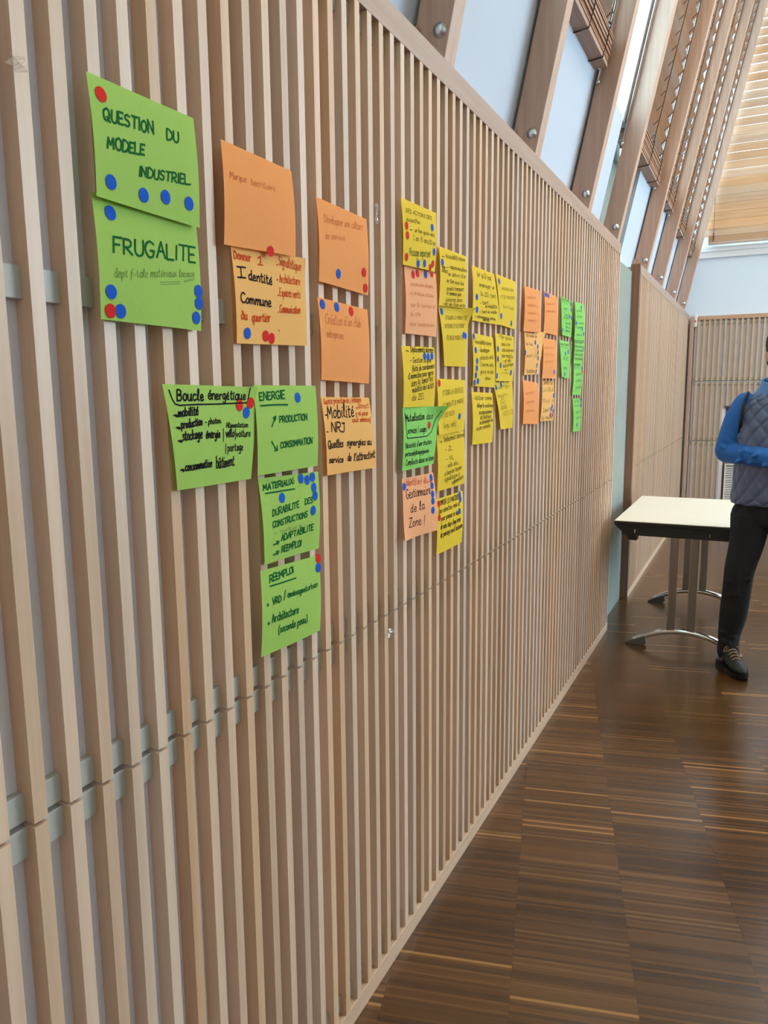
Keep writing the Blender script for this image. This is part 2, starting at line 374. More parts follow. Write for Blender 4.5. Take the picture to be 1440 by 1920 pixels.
# louvred grille low in the gable wall
g = thing('louvre_grille', 'white louvred grille low in the back wall behind the table', 'grille', (0.9, YBACK, 0.02))
bm = bmesh.new(); W = (NICHE1 - NICHE0) / 2
for a in (-W + 0.018, W - 0.03 - 0.012): box(bm, a + 0.0, a + 0.012, -0.012, 0.016, 0, 0.62)
box(bm, -W + 0.018, W - 0.03, -0.012, 0.016, 0.62, 0.632); box(bm, -W + 0.018, W - 0.03, -0.012, 0.016, -0.0, 0.012)
obj('grille_frame', bm, M_WHITE, g)
bm = bmesh.new(); T = Matrix.Rotation(math.radians(38), 4, 'X')
for i in range(30): box(bm, -W + 0.03, W - 0.042, -0.008, 0.008, -0.0012, 0.0012, Matrix.Translation((0, 0.008, 0.024 + i * 0.0202)) @ T)
obj('louvre_slats', bm, M_WHITE, g)

# ------------------------------------------------------------ leaning posts with their bolt caps
place = ['nearest leaning timber post, cut off by the top of the picture', 'second leaning timber post, beside the first hanging blind bundle', 'third leaning timber post, just past the first blind bundle',
         'broad leaning timber post lit pale blue, in front of the concrete column', 'leaning timber post just past the concrete column', 'second leaning post past the concrete column',
         'third leaning post past the concrete column', 'farthest leaning timber post beside the white gable wall']
cap_bm = None
for i, yR in enumerate(POSTS):
    t = thing('timber_post', place[i], 'post', (xf(2.30) - PD / 2, yR - PT / 2, 2.30), 'leaning timber posts along the left wall')
    o = t.location
    bm = bmesh.new(); v = []
    for z in (2.29, 5.98):
        for y in (-PT / 2, PT / 2):
            for x in (0, PD): v.append(bm.verts.new((xf(z) - PD + x - o.x, y, z - o.z)))
    for f in ((0, 2, 3, 1), (4, 5, 7, 6), (0, 1, 5, 4), (2, 6, 7, 3), (0, 4, 6, 2), (1, 3, 7, 5)): bm.faces.new([v[k] for k in f])
    obj('shaft', bevel(bm, 0.003), M_POST, t)
    bm = bmesh.new(); ellipsoid(bm, (xf(2.443) - 0.03 - o.x, -PT / 2, 0.143), (0.0165, 0.012, 0.0165), 20, 12)
    tube(bm, [(xf(2.443) - 0.03 - o.x, -PT / 2 + 0.004, 0.143), (xf(2.443) - 0.03 - o.x, -PT / 2 - 0.003, 0.143)], 0.019, 20)
    obj('bolt_cap', bm, M_STEEL, t, True)
    zb = 2.905 if i == 3 else 2.945
    bm = bmesh.new(); pts = [(xf(z) - 0.104 - o.x + 0.012 - (0.012 if i == 3 else 0.0), -PT / 2 - 0.018, z - o.z) for z in (zb, 4.2, 5.9)]
    tube(bm, pts, 0.0066, 10); tube(bm, [(pts[0][0], pts[0][1], pts[0][2] - 0.010), pts[0]], 0.0095, 10)
    obj('guide_rod', bm, M_CHROME, t, True)
    bm = bmesh.new(); lean = []
    for z in (2.335, 2.455):
        for y in (-PT / 2 - 0.024, -PT / 2 + 0.002):
            for x in (-PD - 0.010, -PD + 0.018): lean.append(bm.verts.new((xf(z) + x - o.x, y, z - o.z)))
    for f in ((0, 2, 3, 1), (4, 5, 7, 6), (0, 1, 5, 4), (2, 6, 7, 3), (0, 4, 6, 2), (1, 3, 7, 5)): bm.faces.new([lean[k] for k in f])
    obj('base_block', bm, M_POST, t)

# ------------------------------------------------------------ slatted blinds
def blind_cord(bm, x, y, z0, z1, hooks=True, mk=None):
    tube(bm, [mk(z0), mk((z0 + z1) / 2), mk(z1)], 0.0022, 6)
def side_blind(a, b, zb, label, ztop=5.5, step=0.086, gap=0.075, tilt=-42):
    """A wooden blind hanging in one bay, its spare slats gathered in a bundle at the foot."""
    cx = lambda z: xf(z) - 0.107
    t = thing('slat_blind', label, 'blind', (cx(zb), (a + b) / 2, zb), 'wooden slat blinds in the leaning windows')
    o = t.location; ya, yb = a + 0.02 - o.y, b - gap - o.y
    L = Matrix.Rotation(math.atan(LEAN), 4, 'Y')
    bm = bmesh.new(); z = zb + 0.19; k = 0
    while z < ztop:
        m = Matrix.Translation((cx(z) - o.x, 0, z - o.z)) @ Matrix.Rotation(math.radians(tilt + R.uniform(-3, 3)), 4, 'Y')
        box(bm, -0.05, 0.05, ya + R.uniform(-.006, .006), yb + R.uniform(-.008, .008), -0.0025, 0.0025, m); z += step; k += 1
    obj('slats', bm, M_BLIND, t)
    bm = bmesh.new()
    for k in range(11):
        z = 0.018 + k * 0.0105
        box(bm, -0.05 + R.uniform(-.003, .003), 0.05 + R.uniform(-.003, .003), ya, yb + 0.028 + R.uniform(-.004, .004), z, z + 0.0088, Matrix.Translation((LEAN * z, 0, 0)))
    obj('gathered_slats', bm, M_BLIND, t)
    bm = bmesh.new(); box(bm, -0.052, 0.052, ya, yb + 0.030, 0.0, 0.017); obj('bottom_bar', bevel(bm, 0.003), M_BLIND, t)
    for fy in (0.10, 0.5, 0.88):
        y = ya + (yb - ya) * fy; bm = bmesh.new()
        # ladder tape: two cords and a rung below each slat, then a loop tied round the bundle
        for s in (-1, 1):
            tube(bm, [(cx(q) - o.x + s * 0.052, y, q - o.z) for q in (zb + 0.13, ztop)], 0.0030, 6)
        z = zb + 0.15
        while z < ztop - 0.1:
            tube(bm, [(cx(z) - o.x + 0.052, y, z + 0.03 - o.z), (cx(z) - o.x - 0.050, y - 0.004, z - 0.062 - o.z)], 0.0026, 5, False); z += step
        lp = [(-0.055, -0.003), (0.0, -0.006), (0.055, -0.003), (0.058 + LEAN * .07, 0.07), (0.056 + LEAN * .14, 0.14), (LEAN * .14, 0.145), (-0.056 + LEAN * .14, 0.14), (-0.058 + LEAN * .07, 0.07), (-0.055, -0.003)]
        tube(bm, [(x, y + 0.006 * math.sin(i * 2.1), z) for i, (x, z) in enumerate(lp)], 0.0034, 6)
        obj('ladder_cord', bm, M_CORD, t)
    return t
side_blind(POSTS[1], POSTS[2] - PT, 2.99, 'gathered wooden slat blind hanging between the second and third posts')
side_blind(POSTS[3], POSTS[4] - PT, 2.945, 'wooden slat blind just past the concrete column, its bundle tied with two dark cords')
side_blind(POSTS[4], POSTS[5] - PT, 2.955, 'wooden slat blind whose bundle hangs askew, second past the concrete column')
side_blind(POSTS[5], POSTS[6] - PT, 2.93, 'wooden slat blind, third past the concrete column')
side_blind(POSTS[6], POSTS[7] - PT - 0.02, 2.91, 'farthest wooden slat blind of the leaning windows')

t = thing('slat_blind', 'wide pale wooden slat blind over the window in the back gable wall', 'blind', (2.6, YBACK - 0.045, 3.07))
bm = bmesh.new(); z = 0.125; k = 0
while z < 2.6:
    x0 = xf(3.07 + z) - 0.02 - 2.6
    m = Matrix.Translation((0, 0, z)) @ Matrix.Rotation(math.radians(64 + R.uniform(-2, 2)), 4, 'X')
    box(bm, x0, 3.6, -0.052, 0.052, -0.0028, 0.0028, m); z += 0.0855
obj('slats', bm, M_BLINDX, t)
bm = bmesh.new()
for k in range(5): box(bm, xf(3.1) + 0.045 - 2.6, 3.6, -0.045, 0.045, 0.02 + k * 0.014, 0.032 + k * 0.014)
obj('gathered_slats', bm, M_BLINDX, t)
bm = bmesh.new(); box(bm, xf(3.1) + 0.045 - 2.6, 3.6, -0.047, 0.047, 0, 0.018); obj('bottom_bar', bevel(bm, 0.003), M_BLINDX, t)
for x in (0.215, 0.86, 1.6, 2.4, 3.2, 4.0):
    bm = bmesh.new(); tube(bm, [(x - 2.6, -0.052, 0.02), (x - 2.6, -0.053, 1.2), (x - 2.6, -0.052, 2.6)], 0.0025, 6)
    for q in range(9): tube(bm, [(x - 2.6 - 0.006, -0.056, 0.03 + q * .01), (x - 2.6 + 0.010, -0.056, 0.034 + q * .01)], 0.003, 5)
    z = 0.15
    while z < 2.5:
        tube(bm, [(x - 2.6, -0.053, z), (x - 2.6 + 0.004, 0.0, z + 0.02)], 0.0016, 5, False); z += 0.0855
    obj('ladder_cord', bm, M_CORD, t)
# window of the gable behind that blind
bm = bmesh.new(); box(bm, 0.2, 6.6, YBACK + 0.12, YBACK + 0.17, 3.05, 3.11); box(bm, 0.2, 6.6, YBACK + 0.12, YBACK + 0.17, 5.69, 5.75)
for x in (0.2, 2.3, 4.4, 6.54): box(bm, x, x + 0.06, YBACK + 0.12, YBACK + 0.17, 3.11, 5.69)
w = struct(obj('window_20', bm, M_FRAME)); bm = bmesh.new(); box(bm, 0.26, 6.54, YBACK + 0.142, YBACK + 0.148, 3.11, 5.69); obj('pane', bm, M_GLASS, w)
for j, (a, b) in enumerate(((5.0, 9.2),)):
    bm = bmesh.new()
    for y in (a, (a + b) / 2 - 0.03, b - 0.06): box(bm, 7.06, 7.12, y, y + 0.06, 1.4, 5.0)
    box(bm, 7.06, 7.12, a, b, 1.4, 1.46); box(bm, 7.06, 7.12, a, b, 4.94, 5.0)
    w = struct(obj('window_%d' % (21 + j), bm, M_FRAME)); bm = bmesh.new(); box(bm, 7.087, 7.093, a, b, 1.42, 4.98); obj('pane', bm, M_GLASS, w)

# small white sensor box in the far corner
bm = bmesh.new(); box(bm, 0.062, 0.092, YBACK - 0.035, YBACK, 2.19, 2.335); sb = obj('sensor_box', bevel(bm, 0.004), M_WHITE)
tag(sb, 'small white box with a red spot, in the far corner beside the back slats', 'sensor')
bm = bmesh.new(); box(bm, 0.068, 0.080, YBACK - 0.040, YBACK - 0.034, 2.245, 2.262); obj('indicator', bm, M_REDLED, sb)

# ------------------------------------------------------------ the table
TX0, TX1, TY0, TY1, TH = 0.066, 0.815, 4.505, 5.655, 0.745
t = thing('folding_table', 'cream-topped folding table on steel T legs beside the wall', 'table', ((TX0 + TX1) / 2, (TY0 + TY1) / 2, 0))
ox, oy = t.location.x, t.location.y
bm = bmesh.new(); box(bm, TX0 - ox, TX1 - ox, TY0 - oy, TY1 - oy, TH - 0.0045, TH); obj('tabletop', bevel(bm, 0.0015), M_TABLE, t)
bm = bmesh.new(); box(bm, TX0 - ox - 0.001, TX1 - ox + 0.001, TY0 - oy - 0.001, TY1 - oy + 0.001, TH - 0.026, TH - 0.005); obj('edge_band', bevel(bm, 0.002), M_BLACK, t)
# black apron: front and back rails with sloped ends, side rails set in
bm = bmesh.new()
def prism(bm, prof, y0, y1):
    a = [bm.verts.new((x, y0, z)) for x, z in prof]; b = [bm.verts.new((x, y1, z)) for x, z in prof]
    n = len(prof); bm.faces.new(a[::-1]); bm.faces.new(b)
    for i in range(n): bm.faces.new((a[i], a[(i + 1) % n], b[(i + 1) % n], b[i]))
hw = (TX1 - TX0) / 2; zt = TH - 0.024
prof = [(-hw, zt), (-hw + 0.06, zt - 0.058), (hw - 0.06, zt - 0.058), (hw, zt)]
prism(bm, prof, TY0 - oy + 0.004, TY0 - oy + 0.026); prism(bm, prof, TY1 - oy - 0.026, TY1 - oy - 0.004)
for s in (-1, 1): box(bm, s * (hw - 0.05) - 0.011, s * (hw - 0.05) + 0.011, TY0 - oy + 0.02, TY1 - oy - 0.02, zt - 0.058, zt)
obj('apron', bm, M_BLACK, t)
for sx in (-1, 1):
    for sy in (-1, 1):
        bm = bmesh.new(); yc = sy * ((TY1 - TY0) / 2 - 0.05)
        prism(bm, [(sx * (hw - 0.012), zt), (sx * (hw - 0.085), zt - 0.088), (sx * (hw - 0.125), zt - 0.088), (sx * (hw - 0.125), zt)][::sx], yc - 0.035, yc + 0.035)
        obj('corner_block', bm, M_BLACK, t)
for x in (-0.262, 0.135):
    bm = bmesh.new(); box(bm, x, x + 0.004, TY0 - oy - 0.001, TY0 - oy + 0.006, zt - 0.042, zt - 0.022); obj('clip', bm, M_CHROME, t)
for yl in (4.575, 5.585):
    y = yl - oy; c = 0.447 - ox
    for dx in (-0.055, 0.053):
        bm = bmesh.new(); box(bm, c + dx - 0.023, c + dx + 0.023, y - 0.014, y + 0.014, 0.10, zt - 0.02); obj('leg_column', bevel(bm, 0.006), M_LEGSTEEL, t)
    bm = bmesh.new(); A = []
    for i in range(25):
        s = -1 + 2 * i / 24; A.append((c + 0.013 + s * 0.272, y, 0.022 + 0.085 * (1 - s * s) ** 0.9))
    tube(bm, A, 0.0175, 14); arc = obj('foot_arc', bm, M_CHROME, t, True)
    for s in (-1, 1):
        bm = bmesh.new(); xe = c + 0.013 + s * 0.272
        for zz, d0 in ((0, 0),): 
            pr = [(xe - s * 0.055, 0.0), (xe + s * 0.038, 0.0), (xe + s * 0.045, 0.008), (xe - s * 0.025, 0.044), (xe - s * 0.065, 0.058), (xe - s * 0.075, 0.02)]
            prism(bm, pr if s > 0 else pr[::-1], y - 0.022, y + 0.022)
        obj('foot_cap', bevel(bm, 0.004), M_FOOT, arc)
bm = bmesh.new(); loft(bm, [(0.5 - ox, 0, zt - 0.005, .020, .028), (0.5 - ox, 0, zt - 0.05, .022, .03), (0.5 - ox, 0, zt - 0.11, .020, .026), (0.5 - ox, 0, zt - 0.135, .010, .013)], 14, 3)
for v in bm.verts: v.co.y += 5.0 - oy
tube(bm, [(0.44 - ox, 5.0 - oy, zt - 0.10), (0.53 - ox, 5.0 - oy, zt - 0.095)], 0.006, 8)
obj('folding_lever', bm, M_BLACK, t, True)
bm = bmesh.new(); tube(bm, [(0.5 - ox, 4.6 - oy, zt - 0.03), (0.5 - ox, 5.56 - oy, zt - 0.03)], 0.013, 10); obj('cross_bar', bm, M_BLACK, t, True)
# ------------------------------------------------------------ the person standing at the right edge
PX, PY = 0.876, 4.345
M_SKIN = mat('skin', srgb(196, 150, 122), 0.5)
M_HAIR = mat('dark_brown_hair', srgb(48, 36, 30), 0.6, bump=(120, 0.5))
M_JEANS = mat('black_denim', srgb(22, 22, 26), 0.85, bump=(60, 0.35), vary=(9, 0.12))
M_SHIRT = mat('blue_shirt_cotton', srgb(30, 98, 176), 0.75, bump=(26, 0.6), vary=(7, 0.10))
M_VEST = mat('navy_quilted_nylon', srgb(84, 94, 126), 0.36, bump=(40, 0.15), sheen=0.15)
M_COLLAR = mat('pale_blue_collar', srgb(92, 138, 196), 0.6, bump=(40, 0.3))
M_LINING = mat('black_binding', srgb(20, 22, 30), 0.7)
M_SHOE = mat('dark_olive_leather', srgb(31, 32, 27), 0.5, bump=(90, 0.15))
M_SOLE = mat('black_rubber', srgb(16, 16, 16), 0.6)
M_LACE = mat('tan_laces', srgb(150, 124, 98), 0.8)
M_PATCH = mat('brown_suede_patch', srgb(112, 88, 82), 0.8)
M_EYE = mat('eye_white', srgb(230, 228, 224), 0.2)
M_IRIS = mat('brown_iris', srgb(60, 40, 28), 0.2)
p = thing('person', 'person in a blue shirt, quilted navy vest and black jeans standing at the right edge', 'person', (PX, PY, 0))
RX_, RY_ = Vector((1, 0, 0)), Vector((0, 1, 0))
def limb(bm, pts, seg=16, sub=5):
    """pts: (x, y, z, radius); a tapering round limb."""
    rows = catmull(pts, sub); tube(bm, [q[:3] for q in rows], [q[3] for q in rows], seg)
    ellipsoid(bm, pts[0][:3], (pts[0][3],) * 3, 14, 10); ellipsoid(bm, pts[-1][:3], (pts[-1][3],) * 3, 14, 10)
# joints (person's right is -x here: the figure faces the camera)
SH_R, EL_R, WR_R = (-0.168, 0.015, 1.405), (-0.238, 0.01, 1.165), (0.020, -0.205, 1.145)
SH_L, EL_L, WR_L = (0.168, 0.015, 1.405), (0.238, 0.01, 1.165), (0.150, -0.250, 1.160)
HIP_R, KN_R, AN_R = (-0.105, 0.0, 0.86), (-0.145, -0.02, 0.47), (-0.172, 0.02, 0.10)
HIP_L, KN_L, AN_L = (0.105, 0.0, 0.86), (0.155, -0.03, 0.47), (0.185, 0.01, 0.10)
bm = bmesh.new()
loft(bm, [(0, 0.0, 0.80, .10, .09), (0, 0.0, 0.86, .155, .105), (0, 0, 0.98, .150, .10), (0, 0.0, 1.12, .145, .095), (0, 0.0, 1.28, .155, .100), (0, 0.01, 1.39, .145, .078), (0, 0.015, 1.46, .09, .065), (0, 0.01, 1.50, .056, .056), (0, -0.005, 1.58, .054, .056)], 24, 4)
for s, e, w in ((SH_R, EL_R, WR_R), (SH_L, EL_L, WR_L)):
    limb(bm, [(s[0] * .94, s[1], s[2] - .012, .044), tuple((a + b) / 2 for a, b in zip(s, e)) + (.042,), (*e, .036), tuple((a + b) / 2 for a, b in zip(e, w)) + (.035,), (*w, .026)])
for h, k, a in ((HIP_R, KN_R, AN_R), (HIP_L, KN_L, AN_L)):
    limb(bm, [(*h, .072), tuple((q + w) / 2 for q, w in zip(h, k)) + (.058,), (*k, .047), (k[0] * .6 + a[0] * .4, k[1] * .6 + a[1] * .4 + .015, k[2] * .6 + a[2] * .4, .046), (*a, .032)])
    ellipsoid(bm, (a[0] + .010, a[1] - .02, 0.055), (.018, .04, .012))
# head
HC = Vector((0.0, -0.02, 1.655))
loft(bm, [(0, -.028, 1.545, .030, .036), (0, -.032, 1.565, .050, .062), (0, -.028, 1.60, .064, .080), (0, -.020, 1.65, .072, .092), (0, -.012, 1.70, .075, .097), (0, -.004, 1.74, .068, .088), (0, 0, 1.765, .048, .062), (0, 0, 1.775, .015, .02)], 24, 4)
limb(bm, [(0, -.112, 1.672, .009), (0, -.128, 1.645, .012), (0, -.130, 1.632, .0135)], 10, 3)          # nose
for s in (-1, 1):
    ellipsoid(bm, (s * .013, -.120, 1.630), (.009, .010, .008))
    ellipsoid(bm, (s * .076, .008, 1.648), (.009, .019, .032))          # ears
    ellipsoid(bm, (s * .030, -.098, 1.688), (.024, .012, .006))         # brow
ellipsoid(bm, (0, -.108, 1.603), (.024, .012, .0055)); ellipsoid(bm, (0, -.106, 1.594), (.021, .012, .006)); ellipsoid(bm, (0, -.098, 1.562), (.022, .018, .016))
# hands: right hand holds the left wrist, left hand closes over it
def hand(bm, w, d, up, side):
    d, up = Vector(d).normalized(), Vector(up).normalized(); s = d.cross(up).normalized() * side; w = Vector(w)
    for k in range(5):
        q = w + d * (0.012 + 0.018 * k); 
        for j in (-1.5, -.5, .5, 1.5): ellipsoid(bm, q + s * j * 0.0185 * (0.8 + .05 * k), (.0135, .0135, .0125), 10, 8)
    for j, L in zip((-1.5, -.5, .5, 1.5), (.062, .074, .070, .054)):
        b = w + d * 0.092 + s * j * 0.020
        P = [b, b + d * L * .45 - up * .006, b + d * L * .72 - up * (L * .34), b + d * L * .70 - up * (L * .66)]
        limb(bm, [(*q, r_) for q, r_ in zip(P, (.0105, .0098, .009, .0078))], 8, 3)
    b = w + d * 0.030 - s * 0.034
    limb(bm, [(*(w + d * .015 - s * .02), .013), (*(b + d * .012 - up * .008), .0125), (*(b + d * .040 - up * .020), .0105), (*(b + d * .062 - up * .026 + s * .012), .009)], 8, 3)
hand(bm, WR_R, (0.86, -0.22, 0.05), (0, -0.25, 1), 1)
hand(bm, WR_L, (-0.86, -0.28, 0.0), (0, -0.25, 1), -1)
remesh(obj('body', bm, M_SKIN, p, True), 0.0055, 5)
for s in (-1, 1):
    bm = bmesh.new(); ellipsoid(bm, (s * .030, -.1005, 1.668), (.0125, .010, .0095), 14, 10); ey = obj('eye', bm, M_EYE, p, True)
    bm = bmesh.new(); ellipsoid(bm, (s * .030, -.1085, 1.668), (.0055, .0035, .0055), 12, 8); obj('iris', bm, M_IRIS, ey, True)
bm = bmesh.new()
def hairdisp(t, th, n, c): return n * (0.003 * math.sin(th * 23 + t * 9) + 0.002 * math.sin(th * 41))
loft(bm, [(0, .052, 1.575, .058, .045), (0, .042, 1.62, .073, .060), (0, .026, 1.67, .081, .082), (0, .008, 1.71, .083, .102), (0, -.002, 1.75, .077, .098), (0, .0, 1.782, .055, .072), (0, 0, 1.795, .018, .02)], 48, 4, hairdisp)
obj('hair', bm, M_HAIR, p, True)
# jeans: slim black legs
bm = bmesh.new()
loft(bm, [(0, 0, 0.77, .06, .06), (0, 0, 0.81, .15, .105), (0, 0, 0.88, .178, .120), (0, 0, 0.96, .170, .115), (0, 0, 1.02, .162, .108)], 28, 4)
for h, k, a in ((HIP_R, KN_R, AN_R), (HIP_L, KN_L, AN_L)):
    sg = -1 if h[0] < 0 else 1
    limb(bm, [(h[0] * .98, h[1], h[2] - .02, .098), (h[0] * 1.02 + sg * .006, h[1] - .005, .70, .085), (k[0] - sg * .006, k[1] - .004, .56, .074), (k[0], k[1], k[2], .071), (k[0] * .6 + a[0] * .4, k[1] * .6 + a[1] * .4 + .014, .31, .069), (a[0] - sg * .002, a[1] + .01, .19, .057), (a[0] - sg * .002, a[1] + .004, .125, .053), (a[0] - sg * .004, a[1] - .006, .088, .056)], 20, 6)
for i in range(26):                                                     # creases at the knees and ankles
    s = R.choice((-1, 1)); kx = KN_R if s < 0 else KN_L; ax = AN_R if s < 0 else AN_L
    if i % 2: c = Vector((kx[0] + R.uniform(-.045, .045), kx[1] - .062, R.uniform(.40, .56)))
    else: c = Vector((ax[0] + R.uniform(-.035, .035), ax[1] - .045, R.uniform(.10, .22)))
    ellipsoid(bm, c, (R.uniform(.025, .042), .010, .0055), 10, 8, Matrix.Rotation(R.uniform(-.5, .5), 4, 'Y'))
remesh(obj('jeans', bm, M_JEANS, p, True), 0.007, 4)
# shirt with rolled folds on the sleeves and a soft collar
bm = bmesh.new()
loft(bm, [(0, 0, 0.95, .172, .116), (0, 0, 1.10, .168, .112), (0, 0, 1.28, .182, .118), (0, .01, 1.38, .184, .105), (0, .015, 1.445, .13, .085), (0, .012, 1.48, .078, .070)], 28, 4)
for s, e, w in ((SH_R, EL_R, WR_R), (SH_L, EL_L, WR_L)):
    s, e, w = Vector(s), Vector(e), Vector(w); sg = -1 if s.x < 0 else 1
    limb(bm, [(*(s + Vector((-sg * .01, 0, .005))), .060), (*(s * .75 + e * .25), .066), (*(s * .45 + e * .55), .066), (*(e + Vector((-sg * .002, 0, .006))), .058)], 20, 6)
    limb(bm, [(*(e + Vector((-sg * .004, 0, 0))), .057), (*(e * .7 + w * .3), .054), (*(e * .35 + w * .65), .049), (*(e * .06 + w * .94), .042)], 20, 6)
    for k in range(16):                                                # folds
        f = R.uniform(.38, .95); c = (s.lerp(e, f) if k % 2 else e.lerp(w, f * .8)); off = Vector((R.uniform(-.014, .014), -.052, R.uniform(-.03, .03)))
        ellipsoid(bm, c + off, (R.uniform(.026, .036), .016, .011), 12, 8, Matrix.Rotation(R.uniform(-1.1, 1.1), 4, 'Y'))
remesh(obj('shirt', bm, M_SHIRT, p, True), 0.006, 7)
bm = bmesh.new()
loft(bm, [(0, .010, 1.455, .092, .083), (0, .004, 1.49, .080, .076), (0, -.002, 1.535, .073, .072)], 32, 4); 
for f in [f for f in bm.faces if len(f.verts) > 4]: bm.faces.remove(f)
c_ = obj('collar', bm, M_SHIRT, p, True); so = c_.modifiers.new('thick', 'SOLIDIFY'); so.thickness = 0.006
# quilted vest
def quilt(t, th, n, c):
    u = th / (2 * PI) * 1.30; v = t * 0.60
    a = abs(((u + v) / 0.088) % 1 - .5) * 2; b = abs(((u - v) / 0.088) % 1 - .5) * 2
    q = (1 - a ** 6) * (1 - b ** 6)
    front = abs(((th + PI / 2 + PI) % (2 * PI)) - PI); zipl = -0.006 if front < 0.035 else 0
    return n * (0.011 * q + zipl)
bm = bmesh.new()
loft(bm, [(0, 0, 0.905, .190, .130), (0, 0, 0.93, .196, .136), (0, 0, 1.02, .190, .132), (0, 0, 1.14, .188, .130), (0, 0, 1.24, .190, .132), (0, .005, 1.32, .180, .126), (0, .010, 1.39, .172, .112), (0, .013, 1.435, .145, .098), (0, .014, 1.468, .105, .085)], 180, 10, quilt)
v_ = obj('quilted_vest', bm, M_VEST, p, True)
bm = bmesh.new(); loft(bm, [(0, .013, 1.440, .150, .100), (0, .010, 1.468, .122, .098), (0, .004, 1.495, .102, .094), (0, -.004, 1.53, .094, .090)], 40, 4)
for f in [f for f in bm.faces if len(f.verts) > 4]: bm.faces.remove(f)
c_ = obj('stand_collar', bm, M_COLLAR, v_, True); so = c_.modifiers.new('thick', 'SOLIDIFY'); so.thickness = 0.012
for s in (-1, 1):
    bm = bmesh.new(); P = []
    for k in range(25):
        a = 2 * PI * k / 24
        P.append((s * (.172 - .022 * max(0, math.sin(a)) ** 2 + .012 * max(0, -math.sin(a))), .01 + .084 * math.cos(a), 1.355 + .112 * math.sin(a)))
    tube(bm, P, 0.008, 8, False); obj('armhole_binding', bm, M_LINING, v_, True)
bm = bmesh.new(); tube(bm, [(0, -.138, 0.91), (0, -.139, 1.1), (0, -.138, 1.25), (0, -.110, 1.40), (0, -.088, 1.50)], 0.0045, 8); obj('zip', bm, M_LINING, v_, True)
# shoes: toes turned out towards the camera's right
def shoe(a, ang):
    T = Matrix.Translation((a[0], a[1], 0)) @ Matrix.Rotation(ang, 4, 'Z')      # local -y is the toe
    sole = [(.0, .085), (.030, .075), (.036, .03), (.033, -.03), (.044, -.10), (.042, -.145), (.025, -.182), (0, -.195), (-.028, -.180), (-.044, -.14), (-.043, -.09), (-.034, -.03), (-.036, .03), (-.030, .075)]
    pts = catmull([(*q, 0) for q in sole + sole[:1]], 4)[:-1]
    bm = bmesh.new(); lo = [bm.verts.new(T @ Vector((x, y, 0.0 + (0.012 * max(0, (-y - .12) / .07) ** 2)))) for x, y, _ in pts]; hi = [bm.verts.new(T @ Vector((x * 1.03, y * 1.02, 0.026 + (0.008 * max(0, (-y - .12) / .07) ** 2)))) for x, y, _ in pts]
    n = len(pts)
    for i in range(n): bm.faces.new((lo[i], lo[(i + 1) % n], hi[(i + 1) % n], hi[i]))
    bm.faces.new(lo[::-1]); bm.faces.new(hi)
    s = obj('shoe', bm, M_SOLE, p, False)
    bm = bmesh.new()
    loft(bm, [(0, .086, .05, .006, .012), (0, .078, .060, .026, .036), (0, .045, .066, .036, .046), (0, 0, .064, .037, .045), (0, -.05, .052, .039, .034), (0, -.10, .042, .042, .025), (0, -.145, .037, .040, .020), (0, -.178, .033, .024, .014), (0, -.190, .031, .006, .006)], 22, 5, sx=Vector((1, 0, 0)))
    bmesh.ops.transform(bm, matrix=T @ Matrix.Diagonal((1.04, 1.0, 1.32, 1)), verts=bm.verts); obj('upper', bm, M_SHOE, s, True)
    bm = bmesh.new()
    for i in range(5):
        y = -.030 - i * .017; zt = .132 - i * .0102
        P = [(-.026, y + .006, zt - .014), (-.012, y, zt - .002), (.004, y - .003, zt), (.018, y - .006, zt - .006), (.027, y - .004, zt - .016)]
        tube(bm, [T @ Vector(q) for q in P], 0.0034, 7)
        tube(bm, [T @ Vector((-q[0], q[1], q[2] + .002)) for q in P], 0.0030, 7)
    for sg in (-1, 1):
        lp = [(0, -.026, .128), (sg * .018, -.034, .136), (sg * .036, -.036, .126), (sg * .042, -.042, .106), (sg * .022, -.036, .118), (0, -.028, .128)]
        tube(bm, [T @ Vector(q[:3]) for q in catmull(lp, 4)], 0.0024, 7)
    obj('laces', bm, M_LACE, s, True)
    bm = bmesh.new(); 
    for sg in (-1,):
        q = [(sg * .0405, .012, .098), (sg * .0420, -.030, .082), (sg * .045, -.022, .046), (sg * .045, .020, .050)]
        a_ = [bm.verts.new(T @ Vector(v)) for v in q]; b_ = [bm.verts.new(T @ (Vector(v) + Vector((-sg * .008, 0, 0)))) for v in q]
        bm.faces.new(a_); bm.faces.new(b_[::-1])
        for i in range(4): bm.faces.new((a_[i], a_[(i + 1) % 4], b_[(i + 1) % 4], b_[i]))
    obj('side_patch', bm, M_PATCH, s)
shoe((AN_R[0] + .002, AN_R[1] - .008), math.radians(26)); shoe((AN_L[0] - .004, AN_L[1] + .012), math.radians(20))
